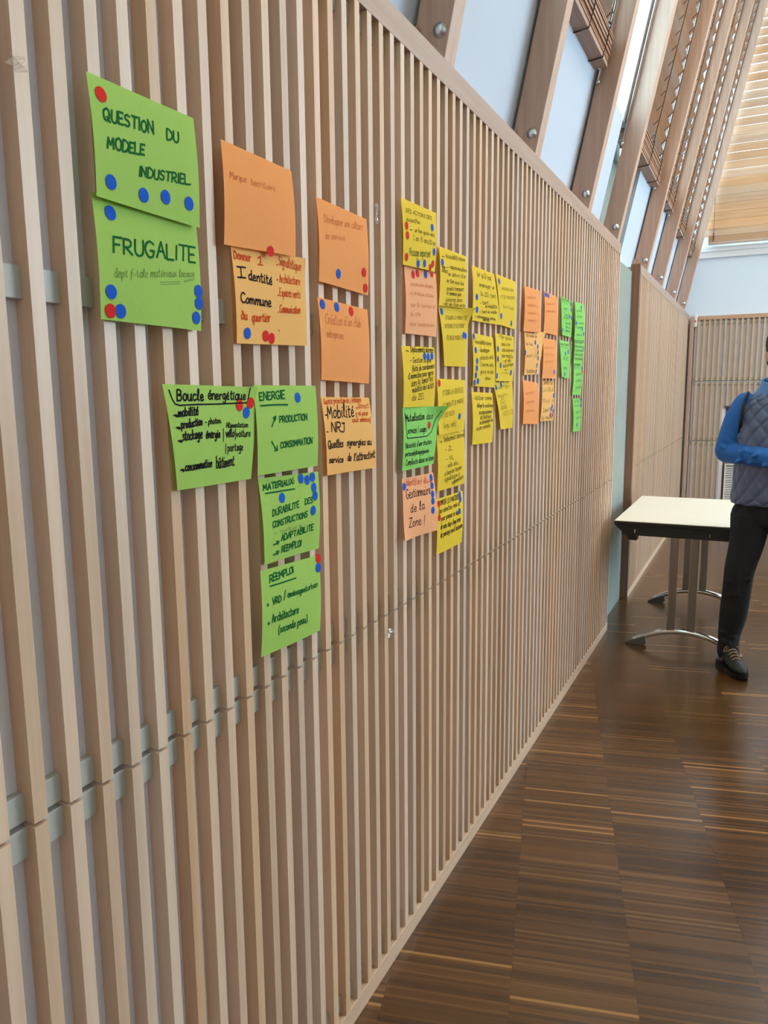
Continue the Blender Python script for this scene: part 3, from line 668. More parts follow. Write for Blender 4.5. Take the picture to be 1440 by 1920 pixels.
PAPERS = [
 ('green paper reading QUESTION DU MODELE INDUSTRIEL,topmost at the left','G',[(0.0065,0.7591,1.8783),(0.0065,0.9616,1.8834),(0.013,0.9567,1.7272),(0.013,0.7563,1.7296)],0,[('QUESTION',0.097,0.65,0.552,0.7,0.106,0.753,'green',1.1),('DU',0.685,0.698,0.806,0.713,0.692,0.796,'green',1.1),('MODELE',0.109,0.424,0.446,0.482,0.117,0.516,'green',1.1),('INDUSTRIEL.',0.386,0.286,0.907,0.367,0.393,0.373,'green',1.0)],[],[('r',0.098,0.855),('b',0.124,0.151),('b',0.423,0.134),('b',0.64,0.181),('b',0.883,0.19)]),
 ('green paper reading FRUGALITE with a pencilled line below','G',[(0.0035,0.7578,1.7364),(0.0035,0.9606,1.734),(0.01,0.9539,1.5767),(0.01,0.7559,1.5785)],0,[('FRUGALITE',0.136,0.557,0.943,0.634,0.147,0.69,'green',1.2),('dept f-tale matériaux locaux',0.13,0.353,0.928,0.497,0.136,0.421,'pencil',0.45)],[([(0.545,0.383),(0.761,0.423)],'pencil',0.45),([(0.553,0.366),(0.76,0.405)],'pencil',0.45),([(0.801,0.437),(0.927,0.483)],'pencil',0.45),([(0.81,0.428),(0.922,0.469)],'pencil',0.45)],[('b',0.141,0.873),('b',0.094,0.231),('b',0.171,0.084),('b',0.967,0.369),('b',0.97,0.256),('b',0.938,0.117),('r',0.082,0.076)]),
 ('large orange paper with one faint pencilled line,highest of the orange papers','O',[(0.0065,1.0253,1.8719),(0.0065,1.2262,1.8736),(0.013,1.2216,1.7252),(0.013,1.0158,1.7133)],0,[('Marque',0.082,0.651,0.297,0.667,0.085,0.717,'faint',0.5),('territoire',0.361,0.66,0.703,0.679,0.365,0.73,'faint',0.5)],[],[('r',0.61,0.01)]),
 ('pale orange paper reading Identité Commune','P',[(0.0035,1.0435,1.7198),(0.0035,1.2595,1.728),(0.01,1.2598,1.57),(0.01,1.0412,1.5628)],0.3,[('Donner',0.025,0.857,0.238,0.856,0.032,0.94,'red',0.9),('1',0.325,0.84,0.391,0.843,0.333,0.934,'red',0.9),('dentité',0.185,0.662,0.498,0.646,0.192,0.754,'black',1.0),('Commune',0.063,0.424,0.463,0.404,0.07,0.519,'black',1.0),('au',0.056,0.248,0.134,0.251,0.063,0.338,'red',0.9),('quartier',0.195,0.237,0.446,0.247,0.202,0.326,'red',0.9),('Signalétique',0.628,0.879,0.935,0.851,0.636,0.977,'red',0.75),('Architecture',0.613,0.687,0.921,0.69,0.62,0.777,'red',0.75),('Espaces verts',0.601,0.536,0.909,0.541,0.608,0.626,'red',0.75),('Communication',0.586,0.354,0.894,0.366,0.593,0.439,'red',0.75)],[([(0.047,0.777),(0.156,0.783)],'black',1.0),([(0.094,0.773),(0.092,0.686)],'black',1.0),([(0.045,0.671),(0.143,0.676)],'black',1.0),([(0.07,0.335),(0.086,0.321)],'red',0.9),([(0.596,0.874),(0.605,0.872)],'red',1.0),([(0.579,0.711),(0.589,0.709)],'red',1.0),([(0.572,0.544),(0.582,0.542)],'red',1.0),([(0.562,0.358),(0.571,0.356)],'red',1.0),([(0.565,0.159),(0.574,0.156)],'red',1.0)],[('b',0.13,0.108),('r',0.379,0.09),('r',0.462,0.067)]),
 ('orange paper with two faint lines,above the paper with three dots in a row','O',[(0.0035,1.3157,1.8494),(0.0035,1.5239,1.8479),(0.01,1.5165,1.6894),(0.01,1.3075,1.6932)],0,[('Développer une culture',0.108,0.726,0.891,0.829,0.113,0.819,'faint',0.5),('de service',0.109,0.528,0.496,0.604,0.112,0.603,'faint',0.5)],[],[('b',0.354,0.158),('r',0.891,0.28),('r',0.931,0.084)]),
 ('orange paper with two blue dots and one red dot along its top edge','O',[(0.0035,1.3125,1.6652),(0.0035,1.5236,1.6603),(0.01,1.5139,1.5017),(0.01,1.3119,1.5075)],0,[("Création d'un club",0.1,0.691,0.819,0.733,0.11,0.815,'faint',0.55),('entreprises',0.107,0.531,0.44,0.54,0.114,0.625,'faint',0.55)],[],[('b',0.077,0.923),('b',0.345,0.933),('r',0.633,0.922)]),
 ('green paper headed Boucle énergétique in black,left of the ENERGIE paper','G',[(0.0035,0.8691,1.4967),(0.0035,1.0946,1.493),(0.01,1.069,1.3383),(0.01,0.8827,1.3402)],0.25,[('Boucle',0.113,0.845,0.389,0.853,0.127,0.945,'black',1.1),('énergétique',0.442,0.863,0.876,0.861,0.449,0.953,'black',1.0),('mobilité',0.098,0.699,0.309,0.711,0.11,0.778,'black',0.95),('production',0.112,0.586,0.343,0.611,0.122,0.659,'black',0.9),('- photon.',0.375,0.612,0.568,0.623,0.38,0.668,'black',0.8),('stockage',0.105,0.468,0.327,0.483,0.118,0.558,'black',0.9),('énergie',0.373,0.478,0.545,0.477,0.38,0.558,'black',0.9),('Alimentation',0.627,0.573,0.909,0.568,0.629,0.623,'black',0.75),('vélo',0.619,0.477,0.724,0.477,0.621,0.554,'black',0.9),('voiture',0.756,0.471,0.945,0.465,0.757,0.542,'black',0.85),('partage',0.641,0.329,0.848,0.321,0.643,0.41,'black',0.85),('consommation',0.104,0.177,0.425,0.191,0.114,0.253,'black',0.9),('bâtiment.',0.485,0.164,0.738,0.175,0.491,0.272,'black',0.9)],[([(0.051,0.945),(0.067,0.863),(0.087,0.817),(0.126,0.803),(0.301,0.811),(0.536,0.815),(0.89,0.829),(0.904,0.846),(0.912,0.912),(0.921,0.986)],'black',0.9),([(0.591,0.564),(0.583,0.433)],'black',0.8),([(0.744,0.557),(0.742,0.438)],'black',0.8),([(0.616,0.408),(0.61,0.308)],'black',0.8),([(0.054,0.709),(0.09,0.705)],'black',0.9),([(0.074,0.716),(0.092,0.705),(0.077,0.695)],'black',0.9),([(0.06,0.594),(0.097,0.589)],'black',0.9),([(0.081,0.601),(0.1,0.589),(0.084,0.579)],'black',0.9),([(0.06,0.469),(0.099,0.463)],'black',0.9),([(0.082,0.476),(0.101,0.463),(0.085,0.453)],'black',0.9),([(0.052,0.194),(0.093,0.184)],'black',0.9),([(0.075,0.2),(0.095,0.185),(0.078,0.174)],'black',0.9)],[('r',0.803,0.8),('r',0.935,0.826),('b',0.887,0.722)]),
 ('green paper headed ENERGIE with production and consommation arrows','G',[(0.0065,1.0883,1.4963),(0.0065,1.2917,1.496),(0.013,1.2849,1.3416),(0.013,1.0818,1.3427)],0,[('ENERGIE',0.07,0.831,0.454,0.853,0.075,0.917,'green',1.1),('PRODUCTION',0.344,0.573,0.808,0.586,0.348,0.645,'green',1.0),('CONSOMMATION',0.342,0.279,0.889,0.292,0.346,0.35,'green',1.0)],[([(0.075,0.771),(0.279,0.779),(0.49,0.775)],'green',1.2),([(0.219,0.535),(0.252,0.593),(0.285,0.646)],'green',1.1),([(0.257,0.612),(0.25,0.635),(0.287,0.647),(0.283,0.617),(0.265,0.599)],'green',1.0),([(0.206,0.365),(0.276,0.258)],'green',1.1),([(0.25,0.257),(0.293,0.26),(0.283,0.309)],'green',1.1)],[('b',0.668,0.856)]),
 ('green paper headed MATERIAUX with seven blue dots','G',[(0.0035,1.0968,1.3357),(0.0035,1.3003,1.3288),(0.01,1.2834,1.1778),(0.01,1.0971,1.1821)],0,[('MATERIAUX:',0.056,0.856,0.556,0.887,0.062,0.922,'green',1.1),('DURABILITE',0.162,0.543,0.617,0.592,0.168,0.62,'green',1.0),('DES',0.725,0.61,0.861,0.617,0.727,0.678,'green',1.0),('CONSTRUCTIONS',0.154,0.412,0.759,0.448,0.159,0.481,'green',1.0),('- nature',0.181,0.323,0.659,0.341,0.184,0.363,'pencil',0.5),('ADAPTABILITE',0.3,0.227,0.87,0.264,0.305,0.302,'green',1.0),('REEMPLOI',0.306,0.086,0.657,0.098,0.311,0.161,'green',1.0)],[([(0.082,0.821),(0.298,0.822),(0.558,0.823)],'green',1.1),([(0.158,0.207),(0.252,0.217)],'green',1.1),([(0.212,0.238),(0.258,0.23),(0.232,0.199)],'green',1.1),([(0.154,0.088),(0.249,0.097)],'green',1.1),([(0.208,0.119),(0.254,0.11),(0.228,0.078)],'green',1.1)],[('b',0.677,0.938),('b',0.786,0.91),('b',0.886,0.938),('b',0.898,0.805),('b',0.911,0.698),('b',0.335,0.74),('b',0.868,0.515)]),
 ('green paper headed REEMPLOI listing VRD and Architecture,lowest of all','G',[(0.0035,1.0941,1.1714),(0.0035,1.2954,1.1613),(0.01,1.2847,1.0082),(0.01,1.0806,1.017)],0,[('REEMPLOI',0.131,0.84,0.524,0.876,0.133,0.917,'green',1.1),('VRD',0.156,0.573,0.293,0.575,0.158,0.652,'green',1.0),('aménagent',0.397,0.598,0.733,0.593,0.399,0.665,'green',0.9),('urbain',0.749,0.597,0.938,0.599,0.752,0.667,'green',0.85),('Architecture',0.147,0.361,0.575,0.364,0.149,0.457,'green',1.0),('(seconde peau).',0.249,0.205,0.748,0.199,0.251,0.292,'green',0.9)],[([(0.13,0.794),(0.33,0.795),(0.552,0.799)],'green',1.1),([(0.339,0.581),(0.368,0.694)],'green',1.0),([(0.076,0.591),(0.084,0.575),(0.095,0.586),(0.087,0.604),(0.076,0.591)],'green',0.9),([(0.084,0.371),(0.092,0.355),(0.103,0.365),(0.095,0.383),(0.084,0.371)],'green',0.9)],[('r',0.982,0.959),('b',0.97,0.839)]),
 ('pale orange paper reading Mobilité and NRJ,below the faint orange pair','P',[(0.0035,1.3177,1.4745),(0.0035,1.5245,1.4713),(0.01,1.5415,1.3152),(0.01,1.3247,1.3185)],0,[("Sujets prioritaires s'integre",0.03,0.913,0.809,0.939,0.037,0.982,'red',0.75),('direct',0.722,0.852,0.956,0.859,0.732,0.919,'red',0.75),('y ai pour',0.648,0.76,0.921,0.755,0.657,0.822,'red',0.75),("cout amenag'",0.558,0.669,0.971,0.667,0.567,0.734,'red',0.8),('Mobilité',0.076,0.731,0.609,0.74,0.095,0.887,'black',1.1),('NRJ',0.119,0.557,0.385,0.54,0.133,0.675,'black',1.1),('Quelles',0.034,0.348,0.326,0.347,0.046,0.446,'black',1.0),('synergies au',0.406,0.359,0.92,0.339,0.417,0.443,'black',0.95),('service',0.04,0.161,0.316,0.145,0.049,0.237,'black',0.95),('de',0.41,0.157,0.479,0.147,0.423,0.251,'black',0.95),("l'attractivit",0.536,0.139,0.982,0.152,0.551,0.241,'black',0.95)],[([(0.675,0.862),(0.706,0.866),(0.678,0.839)],'red',0.7),([(0.036,0.773),(0.065,0.771)],'black',1.0),([(0.03,0.56),(0.056,0.557)],'black',1.0)],[]),
 ('yellow paper with seven red and blue dots,topmost of the yellow papers','Y',[(0.0065,1.6944,1.9284),(0.0065,1.9111,1.9359),(0.013,1.8868,1.7865),(0.013,1.693,1.778)],0,[('DES ACTIONS DÉS',0.109,0.805,0.839,0.845,0.113,0.864,'black',0.55),("aujourd'hui",0.101,0.671,0.478,0.701,0.105,0.735,'black',0.55),('un bon guide envt',0.32,0.547,0.918,0.576,0.322,0.611,'black',0.55),('1 an /5 ans/10 an',0.283,0.416,0.951,0.434,0.286,0.495,'black',0.55),('Phasage important',0.166,0.157,0.799,0.221,0.172,0.277,'green',0.65)],[([(0.178,0.554),(0.249,0.562)],'black',0.7)],[('r',0.096,0.598),('r',0.112,0.454),('r',0.093,0.125),('r',0.899,0.123),('r',0.814,0.048),('b',0.849,0.721),('b',0.919,0.327),('b',0.428,0.066),('b',0.622,0.091)]),
 ('peach paper with four dots under the topmost yellow paper','S',[(0.0035,1.7162,1.7834),(0.0035,1.9177,1.7861),(0.01,1.9034,1.6252),(0.01,1.7095,1.622)],0,[('concertation citoyens',0.147,0.709,0.861,0.756,0.15,0.765,'faint',0.5),('a chaque etape',0.142,0.58,0.859,0.61,0.144,0.636,'faint',0.5),('sur le terrain et',0.143,0.401,0.934,0.443,0.145,0.459,'faint',0.5),('du site',0.137,0.269,0.431,0.285,0.139,0.327,'faint',0.5),('pour comprendre',0.131,0.122,0.893,0.149,0.133,0.181,'faint',0.5)],[],[('r',0.25,0.88),('r',0.384,0.918),('r',0.855,0.985),('b',0.642,0.937)]),
 ('yellow paper headed Accessibilité externe,covered with lines of black writing','Y',[(0.0065,1.9324,1.8579),(0.0065,2.1398,1.863),(0.013,2.1133,1.7164),(0.013,1.915,1.7062)],0,[('Accessibilité externe',0.216,0.836,0.937,0.89,0.215,0.916,'black',0.6),('espaces mutualises',0.357,0.672,0.972,0.691,0.356,0.744,'black',0.6),('en lien',0.077,0.637,0.172,0.641,0.077,0.693,'black',0.6),('debat',0.06,0.579,0.271,0.573,0.059,0.649,'black',0.6),("en dehors d'un",0.291,0.537,0.944,0.569,0.289,0.609,'black',0.6),('en lien avec les',0.244,0.414,0.86,0.426,0.243,0.487,'black',0.6),('projets transport',0.257,0.281,0.865,0.317,0.256,0.355,'black',0.6),('et communs pour',0.269,0.199,0.79,0.214,0.267,0.274,'black',0.6),('parking dans',0.261,0.086,0.841,0.114,0.26,0.161,'black',0.6),('- vers des voies vertes',0.134,0.009,0.975,0.015,0.133,0.083,'black',0.6)],[([(0.075,0.846),(0.159,0.846)],'black',0.7),([(0.219,0.676),(0.307,0.682)],'black',0.7)],[('b',0.08,0.74)]),
 ('yellow paper with a folded-out right corner reading ETUDIER LA MOBILITE','Y',[(0.0035,1.9335,1.7082),(0.0035,2.1488,1.7202),(0.01,2.1272,1.5539),(0.01,1.9633,1.5518)],1.0,[('ETUDIER LA MOBILITE',0.192,0.78,0.921,0.807,0.204,0.839,'black',0.5),('INTERNE ET EXTERNE',0.124,0.635,0.877,0.666,0.138,0.699,'black',0.5),('(PLAN DE MOBILITE)',0.166,0.438,0.817,0.459,0.18,0.51,'black',0.5)],[],[('b',0.085,0.908),('b',0.847,0.539),('b',0.932,0.527)]),
 ('yellow paper headed Déplacements internes with three blue dots in a row','Y',[(0.0065,1.6928,1.5919),(0.0065,1.8993,1.598),(0.013,1.8837,1.4458),(0.013,1.6846,1.4466)],0,[('Déplacements internes',0.25,0.906,0.961,0.913,0.252,0.998,'black',0.75),("- Gestion d'une",0.211,0.73,0.863,0.746,0.214,0.819,'black',0.75),('flotte de coordonnees',0.256,0.587,0.969,0.648,0.259,0.677,'black',0.75),("d'animation pour gerer",0.135,0.461,0.942,0.536,0.138,0.552,'black',0.75),('dans le temps les',0.223,0.34,0.915,0.441,0.226,0.432,'black',0.75),('mobilités des actifs',0.254,0.235,0.951,0.327,0.257,0.328,'black',0.75),('de ZEi',0.25,0.106,0.644,0.136,0.253,0.2,'black',0.75)],[([(0.102,0.926),(0.184,0.918),(0.162,0.901)],'black',0.8)],[('b',0.664,0.846),('b',0.777,0.838),('b',0.899,0.852)]),
 ('light green paper headed Mutualisation des services with a peeling corner','H',[(0.0095,1.6906,1.4465),(0.0095,1.913,1.4457),(0.016,1.8728,1.2955),(0.016,1.6752,1.2939)],1.2,[('Mutualisation',0.073,0.775,0.595,0.788,0.072,0.888,'black',0.9),('des',0.663,0.785,0.836,0.792,0.655,0.88,'black',0.9),('services / usages',0.112,0.583,0.652,0.584,0.111,0.677,'black',0.85),("Nécessité d'une structure",0.059,0.354,0.838,0.365,0.059,0.435,'black',0.8),('porteuse/pilotage/gouvern.',0.06,0.229,0.782,0.222,0.06,0.299,'black',0.8),('- Complexite davoir un denom',0.036,0.078,0.968,0.073,0.036,0.167,'black',0.8)],[([(0.05,0.913),(0.073,0.709),(0.097,0.519),(0.136,0.507),(0.411,0.504),(0.685,0.503),(0.822,0.573),(0.909,0.778),(0.943,0.919)],'black',0.9)],[('r',0.737,0.684)]),
 ('salmon pink paper reading Gestionnaire de la Zone','S',[(0.0035,1.6973,1.2733),(0.0035,1.8987,1.2693),(0.01,1.9129,1.1107),(0.01,1.6811,1.1208)],-0.3,[('Identifier/ elu',0.112,0.876,0.788,0.846,0.113,0.974,'red',0.8),('Gestionnaire',0.097,0.665,0.828,0.661,0.099,0.808,'black',0.9),('de la',0.213,0.429,0.624,0.43,0.216,0.558,'black',0.9),('Zone !',0.171,0.189,0.627,0.169,0.175,0.329,'black',0.9)],[([(0.831,0.86),(0.886,0.865)],'red',1.5)],[('b',0.052,0.869),('b',0.906,0.922),('b',0.902,0.788),('b',0.891,0.645),('b',0.883,0.528),('b',0.869,0.37)]),
 ('yellow paper reading ETUDIER LA GRATUITE with one red and one blue dot','Y',[(0.0065,1.9162,1.518),(0.0065,2.1376,1.5161),(0.013,2.1085,1.3722),(0.013,1.9026,1.3689)],-0.2,[('ETUDIER LA GRATUITE',0.167,0.697,0.906,0.758,0.167,0.788,'black',0.5),('ET MOBILITE DE MARCHE',0.168,0.474,0.918,0.56,0.168,0.554,'black',0.5),('ET DES VELOS',0.131,0.294,0.585,0.334,0.131,0.376,'black',0.5),('(argu; velo)',0.198,0.109,0.678,0.112,0.198,0.21,'black',0.55)],[],[('r',0.065,0.922),('b',0.785,0.293)]),
 ('yellow paper headed Déplacements externes with no dots','Y',[(0.0035,1.9221,1.3706),(0.0035,2.1334,1.3696),(0.01,2.1257,1.2156),(0.01,1.9156,1.2158)],0,[('Déplacements externes',0.238,0.846,0.996,0.89,0.241,0.936,'black',0.6),('- ZL',0.26,0.671,0.519,0.684,0.264,0.752,'black',0.6),('- VL',0.283,0.506,0.544,0.519,0.287,0.587,'black',0.6),('- velo elec.',0.248,0.376,0.747,0.4,0.252,0.457,'black',0.6),('a favoriser toujours',0.228,0.244,0.859,0.302,0.231,0.326,'black',0.6),('signalisation et',0.224,0.141,0.788,0.176,0.227,0.222,'black',0.6),('reglementation',0.495,0.051,0.936,0.108,0.498,0.135,'black',0.6)],[([(0.079,0.865),(0.171,0.858),(0.135,0.835)],'black',0.7)],[]),
 ('yellow paper with red and blue dots at its corners,lowest of the yellow papers','Y',[(0.0035,1.9197,1.1932),(0.0035,2.1296,1.193),(0.01,2.1075,1.0421),(0.01,1.9102,1.0411)],0,[('OPTIMISER LES PARCOURS',0.039,0.87,0.834,0.87,0.042,0.958,'black',0.85),('des navettes voie et',0.065,0.735,0.854,0.743,0.067,0.825,'black',0.85),('pour pouvoir se deplac',0.136,0.588,0.893,0.592,0.138,0.68,'black',0.85),('de auto stop a long terme',0.117,0.436,0.88,0.434,0.119,0.529,'black',0.85),('de parking covoit autonome',0.114,0.29,0.972,0.299,0.116,0.385,'black',0.85)],[],[('r',0.078,0.909),('r',0.075,0.663),('b',0.866,0.949),('b',0.885,0.854),('b',0.83,0.635)]),
 ('yellow paper of dense black notes with two blue dots,beside the sparse TRANSPORTS one','Y',[(0.0035,2.195,1.847),(0.0035,2.4023,1.8493),(0.01,2.4425,1.6952),(0.01,2.1805,1.6891)],0,[("1er qu'il faut",0.192,0.834,0.828,0.845,0.195,0.923,'black',0.65),('amenager un',0.25,0.656,0.907,0.682,0.255,0.738,'black',0.65),('la ZEi tant',0.306,0.49,0.927,0.52,0.311,0.567,'black',0.65),('- tant',0.267,0.321,0.594,0.359,0.272,0.392,'black',0.65),('en mobilite',0.481,0.285,0.924,0.316,0.489,0.357,'black',0.65),('- tant en mode',0.273,0.159,0.9,0.213,0.278,0.225,'black',0.65),('- convergence entre',0.103,0.063,0.84,0.073,0.105,0.125,'black',0.65),('bornes',0.398,0.023,0.628,0.035,0.405,0.085,'black',0.65)],[],[('b',0.142,0.443),('b',0.156,0.21)]),
 ('yellow paper with thin grey capitals and a blue dot at its lower right corner','Y',[(0.0035,2.4195,1.853),(0.0035,2.6387,1.8543),(0.01,2.6249,1.6936),(0.01,2.444,1.6961)],0,[('IMAGINER ZONE',0.213,0.714,0.857,0.769,0.222,0.77,'black',0.45),('ET SES TRANSPORTS',0.134,0.54,0.92,0.608,0.144,0.601,'black',0.45),("sur l'axe",0.211,0.362,0.847,0.39,0.222,0.437,'black',0.5)],[],[('b',0.126,0.87),('b',0.096,0.184),('b',0.751,0.103)]),
 ('yellow paper with a column of seven blue dots down its left side','Y',[(0.0035,2.1997,1.6554),(0.0035,2.399,1.6534),(0.01,2.4051,1.4955),(0.01,2.1925,1.4996)],0,[('- Accessibilité interne',0.059,0.808,0.872,0.827,0.062,0.89,'black',0.65),('- developper',0.254,0.659,0.767,0.689,0.258,0.74,'black',0.65),('places,velo',0.304,0.518,0.929,0.572,0.309,0.599,'black',0.65),('1 borne velo',0.312,0.397,0.914,0.409,0.317,0.476,'black',0.65),('gare mode',0.319,0.254,0.902,0.274,0.323,0.332,'black',0.65),('doux',0.544,0.141,0.768,0.146,0.549,0.219,'black',0.65)],[],[('b',0.067,0.94),('b',0.116,0.684),('b',0.167,0.482),('b',0.15,0.343),('b',0.119,0.211),('b',0.225,0.103),('b',0.074,0.067)]),
 ('yellow paper with five blue dots,right of the one with seven blue dots','Y',[(0.0065,2.4135,1.6681),(0.0065,2.6209,1.6686),(0.013,2.5901,1.5165),(0.013,2.4015,1.5167)],0,[('- Plan global',0.123,0.914,0.869,0.91,0.123,0.988,'black',0.65),('depuis les',0.31,0.761,0.769,0.776,0.308,0.838,'black',0.65),('sites exterieurs',0.313,0.63,0.982,0.663,0.311,0.709,'black',0.65),('pour mobilite',0.298,0.516,0.918,0.517,0.296,0.597,'black',0.65),('- un velo',0.371,0.401,0.811,0.427,0.369,0.484,'black',0.65),('- boite partagee',0.338,0.281,0.95,0.359,0.336,0.366,'black',0.65),('- TC',0.323,0.141,0.676,0.169,0.321,0.229,'black',0.65)],[],[('b',0.093,0.673),('b',0.083,0.46),('b',0.248,0.337),('b',0.068,0.108),('b',0.847,0.196)]),
 ('yellow paper with black lines and no dots,below the one with seven dots','Y',[(0.0035,2.2,1.4828),(0.0035,2.4014,1.4783),(0.01,2.3909,1.3207),(0.01,2.1941,1.3249)],0,[('- Utiliser comme',0.05,0.85,0.938,0.862,0.054,0.927,'black',0.7),('obliger le covoiturage',0.204,0.708,0.985,0.717,0.207,0.786,'black',0.7),('accompagnement',0.274,0.574,0.933,0.592,0.276,0.653,'black',0.7),("de l'exterieur",0.33,0.475,0.866,0.502,0.333,0.555,'black',0.7),('se desengager de',0.297,0.374,0.964,0.433,0.299,0.454,'black',0.7),('ou par contrainte',0.158,0.266,0.829,0.316,0.161,0.346,'black',0.7)],[],[]),
 ('tilted yellow paper with a circled note in its middle','Y',[(0.0035,2.408,1.5119),(0.0035,2.6199,1.5159),(0.01,2.6092,1.3575),(0.01,2.4707,1.3583)],0,[('NAVETTES ?',0.146,0.855,0.841,0.871,0.171,0.909,'black',0.5),('TRAJET !!',0.058,0.662,0.66,0.681,0.088,0.727,'black',0.5),('2h',0.234,0.545,0.431,0.543,0.255,0.605,'black',0.5),('HORAIRE',0.144,0.416,0.571,0.429,0.169,0.483,'black',0.5),('VISITE SITE',0.256,0.274,0.979,0.314,0.284,0.365,'black',0.5)],[([(0.491,0.562),(0.472,0.533),(0.43,0.509),(0.373,0.493),(0.309,0.489),(0.249,0.497),(0.203,0.516),(0.178,0.542),(0.177,0.571),(0.199,0.599),(0.241,0.621),(0.295,0.636),(0.355,0.64),(0.412,0.633),(0.458,0.616),(0.486,0.591),(0.491,0.562)],'black',0.5)],[('b',0.374,0.952),('b',0.085,0.896)]),
 ('orange paper with faint lines,highest in the first far orange column','O',[(0.0065,2.7416,1.8531),(0.0065,2.948,1.8589),(0.013,2.9448,1.7031),(0.013,2.7207,1.6943)],0,[('mutualiser les',0.173,0.735,0.714,0.771,0.171,0.803,'faint',0.5),('mutualiser les',0.177,0.564,0.71,0.587,0.176,0.63,'faint',0.5),('mutualiser les',0.182,0.397,0.707,0.408,0.18,0.461,'faint',0.5),('mutualiser les',0.186,0.234,0.704,0.234,0.184,0.297,'faint',0.5)],[],[]),
 ('orange paper with a column of blue dots down its right edge','P',[(0.0035,2.7593,1.7031),(0.0035,3.0278,1.7098),(0.01,2.9484,1.548),(0.01,2.7504,1.5415)],0.4,[('- la une',0.04,0.926,0.337,0.938,0.04,0.982,'black',0.6),('- la vision de',0.04,0.851,0.647,0.851,0.04,0.909,'black',0.6),('le lieu',0.062,0.66,0.428,0.665,0.062,0.727,'black',0.6),('smart city',0.064,0.386,0.74,0.406,0.063,0.465,'black',0.6),('la signaletique',0.148,0.039,0.647,0.045,0.146,0.135,'black',0.6)],[([(0.284,0.486),(0.359,0.591)],'black',0.5),([(0.524,0.585),(0.644,0.487)],'black',0.5)],[('b',0.441,0.982),('b',0.563,0.738),('b',0.716,0.645),('b',0.755,0.512),('b',0.802,0.378),('b',0.781,0.209),('b',0.782,0.062),('b',0.011,0.493)]),
 ('orange paper with three faint lines,lowest in the first far orange column','O',[(0.0035,2.7528,1.5244),(0.0035,2.9635,1.5148),(0.01,2.9669,1.3563),(0.01,2.7403,1.3658)],0,[('partager les',0.164,0.673,0.706,0.734,0.165,0.742,'faint',0.5),('partager les',0.162,0.47,0.696,0.516,0.162,0.537,'faint',0.5),('partager les',0.16,0.273,0.686,0.304,0.16,0.338,'faint',0.5)],[],[]),
 ('orange paper with three small blue dots side by side at its top left','O',[(0.0035,3.0304,1.8683),(0.0035,3.2351,1.8663),(0.01,3.2463,1.7092),(0.01,3.0152,1.7093)],0,[('espace commun',0.126,0.672,0.805,0.762,0.126,0.746,'faint',0.5),('espace commun',0.126,0.507,0.791,0.574,0.126,0.578,'faint',0.5)],[],[('b',0.075,0.924),('b',0.195,0.924),('b',0.316,0.925)]),
 ('orange paper with a single blue dot at its lower right','O',[(0.0035,3.0296,1.6898),(0.0035,3.239,1.6921),(0.01,3.221,1.5348),(0.01,3.0052,1.533)],0,[('gestion de',0.096,0.742,0.704,0.763,0.091,0.816,'faint',0.5),('gestion de',0.106,0.566,0.711,0.586,0.102,0.638,'faint',0.5),('gestion de',0.116,0.391,0.718,0.411,0.112,0.462,'faint',0.5)],[],[('b',0.84,0.167)]),
 ('pale orange paper reading La Ville with red and blue dots at lower right','P',[(0.0035,3.0314,1.5228),(0.0035,3.2201,1.5247),(0.01,3.2025,1.3632),(0.01,2.9915,1.3664)],0,[('Comment faire',0.081,0.919,0.93,0.906,0.066,1.035,'black',0.7),('La Ville &',0.057,0.736,0.937,0.739,0.042,0.847,'black',0.7),('Prof in',0.078,0.438,0.948,0.468,0.063,0.542,'black',0.7),('Zones ?',0.128,0.217,0.619,0.248,0.114,0.316,'black',0.7),('la realite',0.089,0.035,0.899,0.046,0.076,0.13,'black',0.7)],[],[('b',0.941,0.634),('b',0.731,0.286),('b',0.828,0.359),('b',0.93,0.242),('b',0.706,0.151),('r',0.881,0.138)]),
 ('green paper with an underlined heading and blue dots down its right edge','H',[(0.0035,3.3077,1.8773),(0.0035,3.5033,1.8747),(0.01,3.5003,1.7186),(0.01,3.3021,1.7178)],-0.2,[('HABITAT PARTAGE',0.051,0.905,0.774,0.927,0.052,0.967,'black',0.6),('MIXTE ?',0.198,0.656,0.665,0.684,0.2,0.727,'black',0.6),('Travail',0.211,0.542,0.619,0.534,0.213,0.612,'black',0.6),('et loisirs',0.193,0.444,0.659,0.464,0.195,0.514,'black',0.6),('les autres',0.37,0.313,0.908,0.336,0.372,0.383,'black',0.6),('services',0.367,0.213,0.861,0.223,0.369,0.284,'black',0.6),('collectifs',0.325,0.111,0.858,0.12,0.327,0.181,'black',0.6)],[([(0.073,0.88),(0.688,0.869)],'green',0.6)],[('b',0.945,0.911),('b',0.948,0.76),('b',0.958,0.542),('b',0.745,0.553),('b',0.093,0.125)]),
 ('shorter green paper with an underlined heading,below the one with dots at its right edge','H',[(0.0035,3.3021,1.6974),(0.0035,3.4956,1.6975),(0.01,3.4828,1.5383),(0.01,3.3095,1.543)],-0.2,[('HABITAT TRANSIT',0.042,0.857,0.918,0.881,0.048,0.918,'black',0.6),('VIE SOC',0.22,0.481,0.832,0.487,0.226,0.56,'black',0.6),('Navettes',0.245,0.224,0.696,0.236,0.251,0.308,'black',0.6)],[([(0.08,0.821),(0.901,0.817)],'green',0.6)],[('b',0.506,0.654),('b',0.807,0.725),('b',0.418,0.097)]),
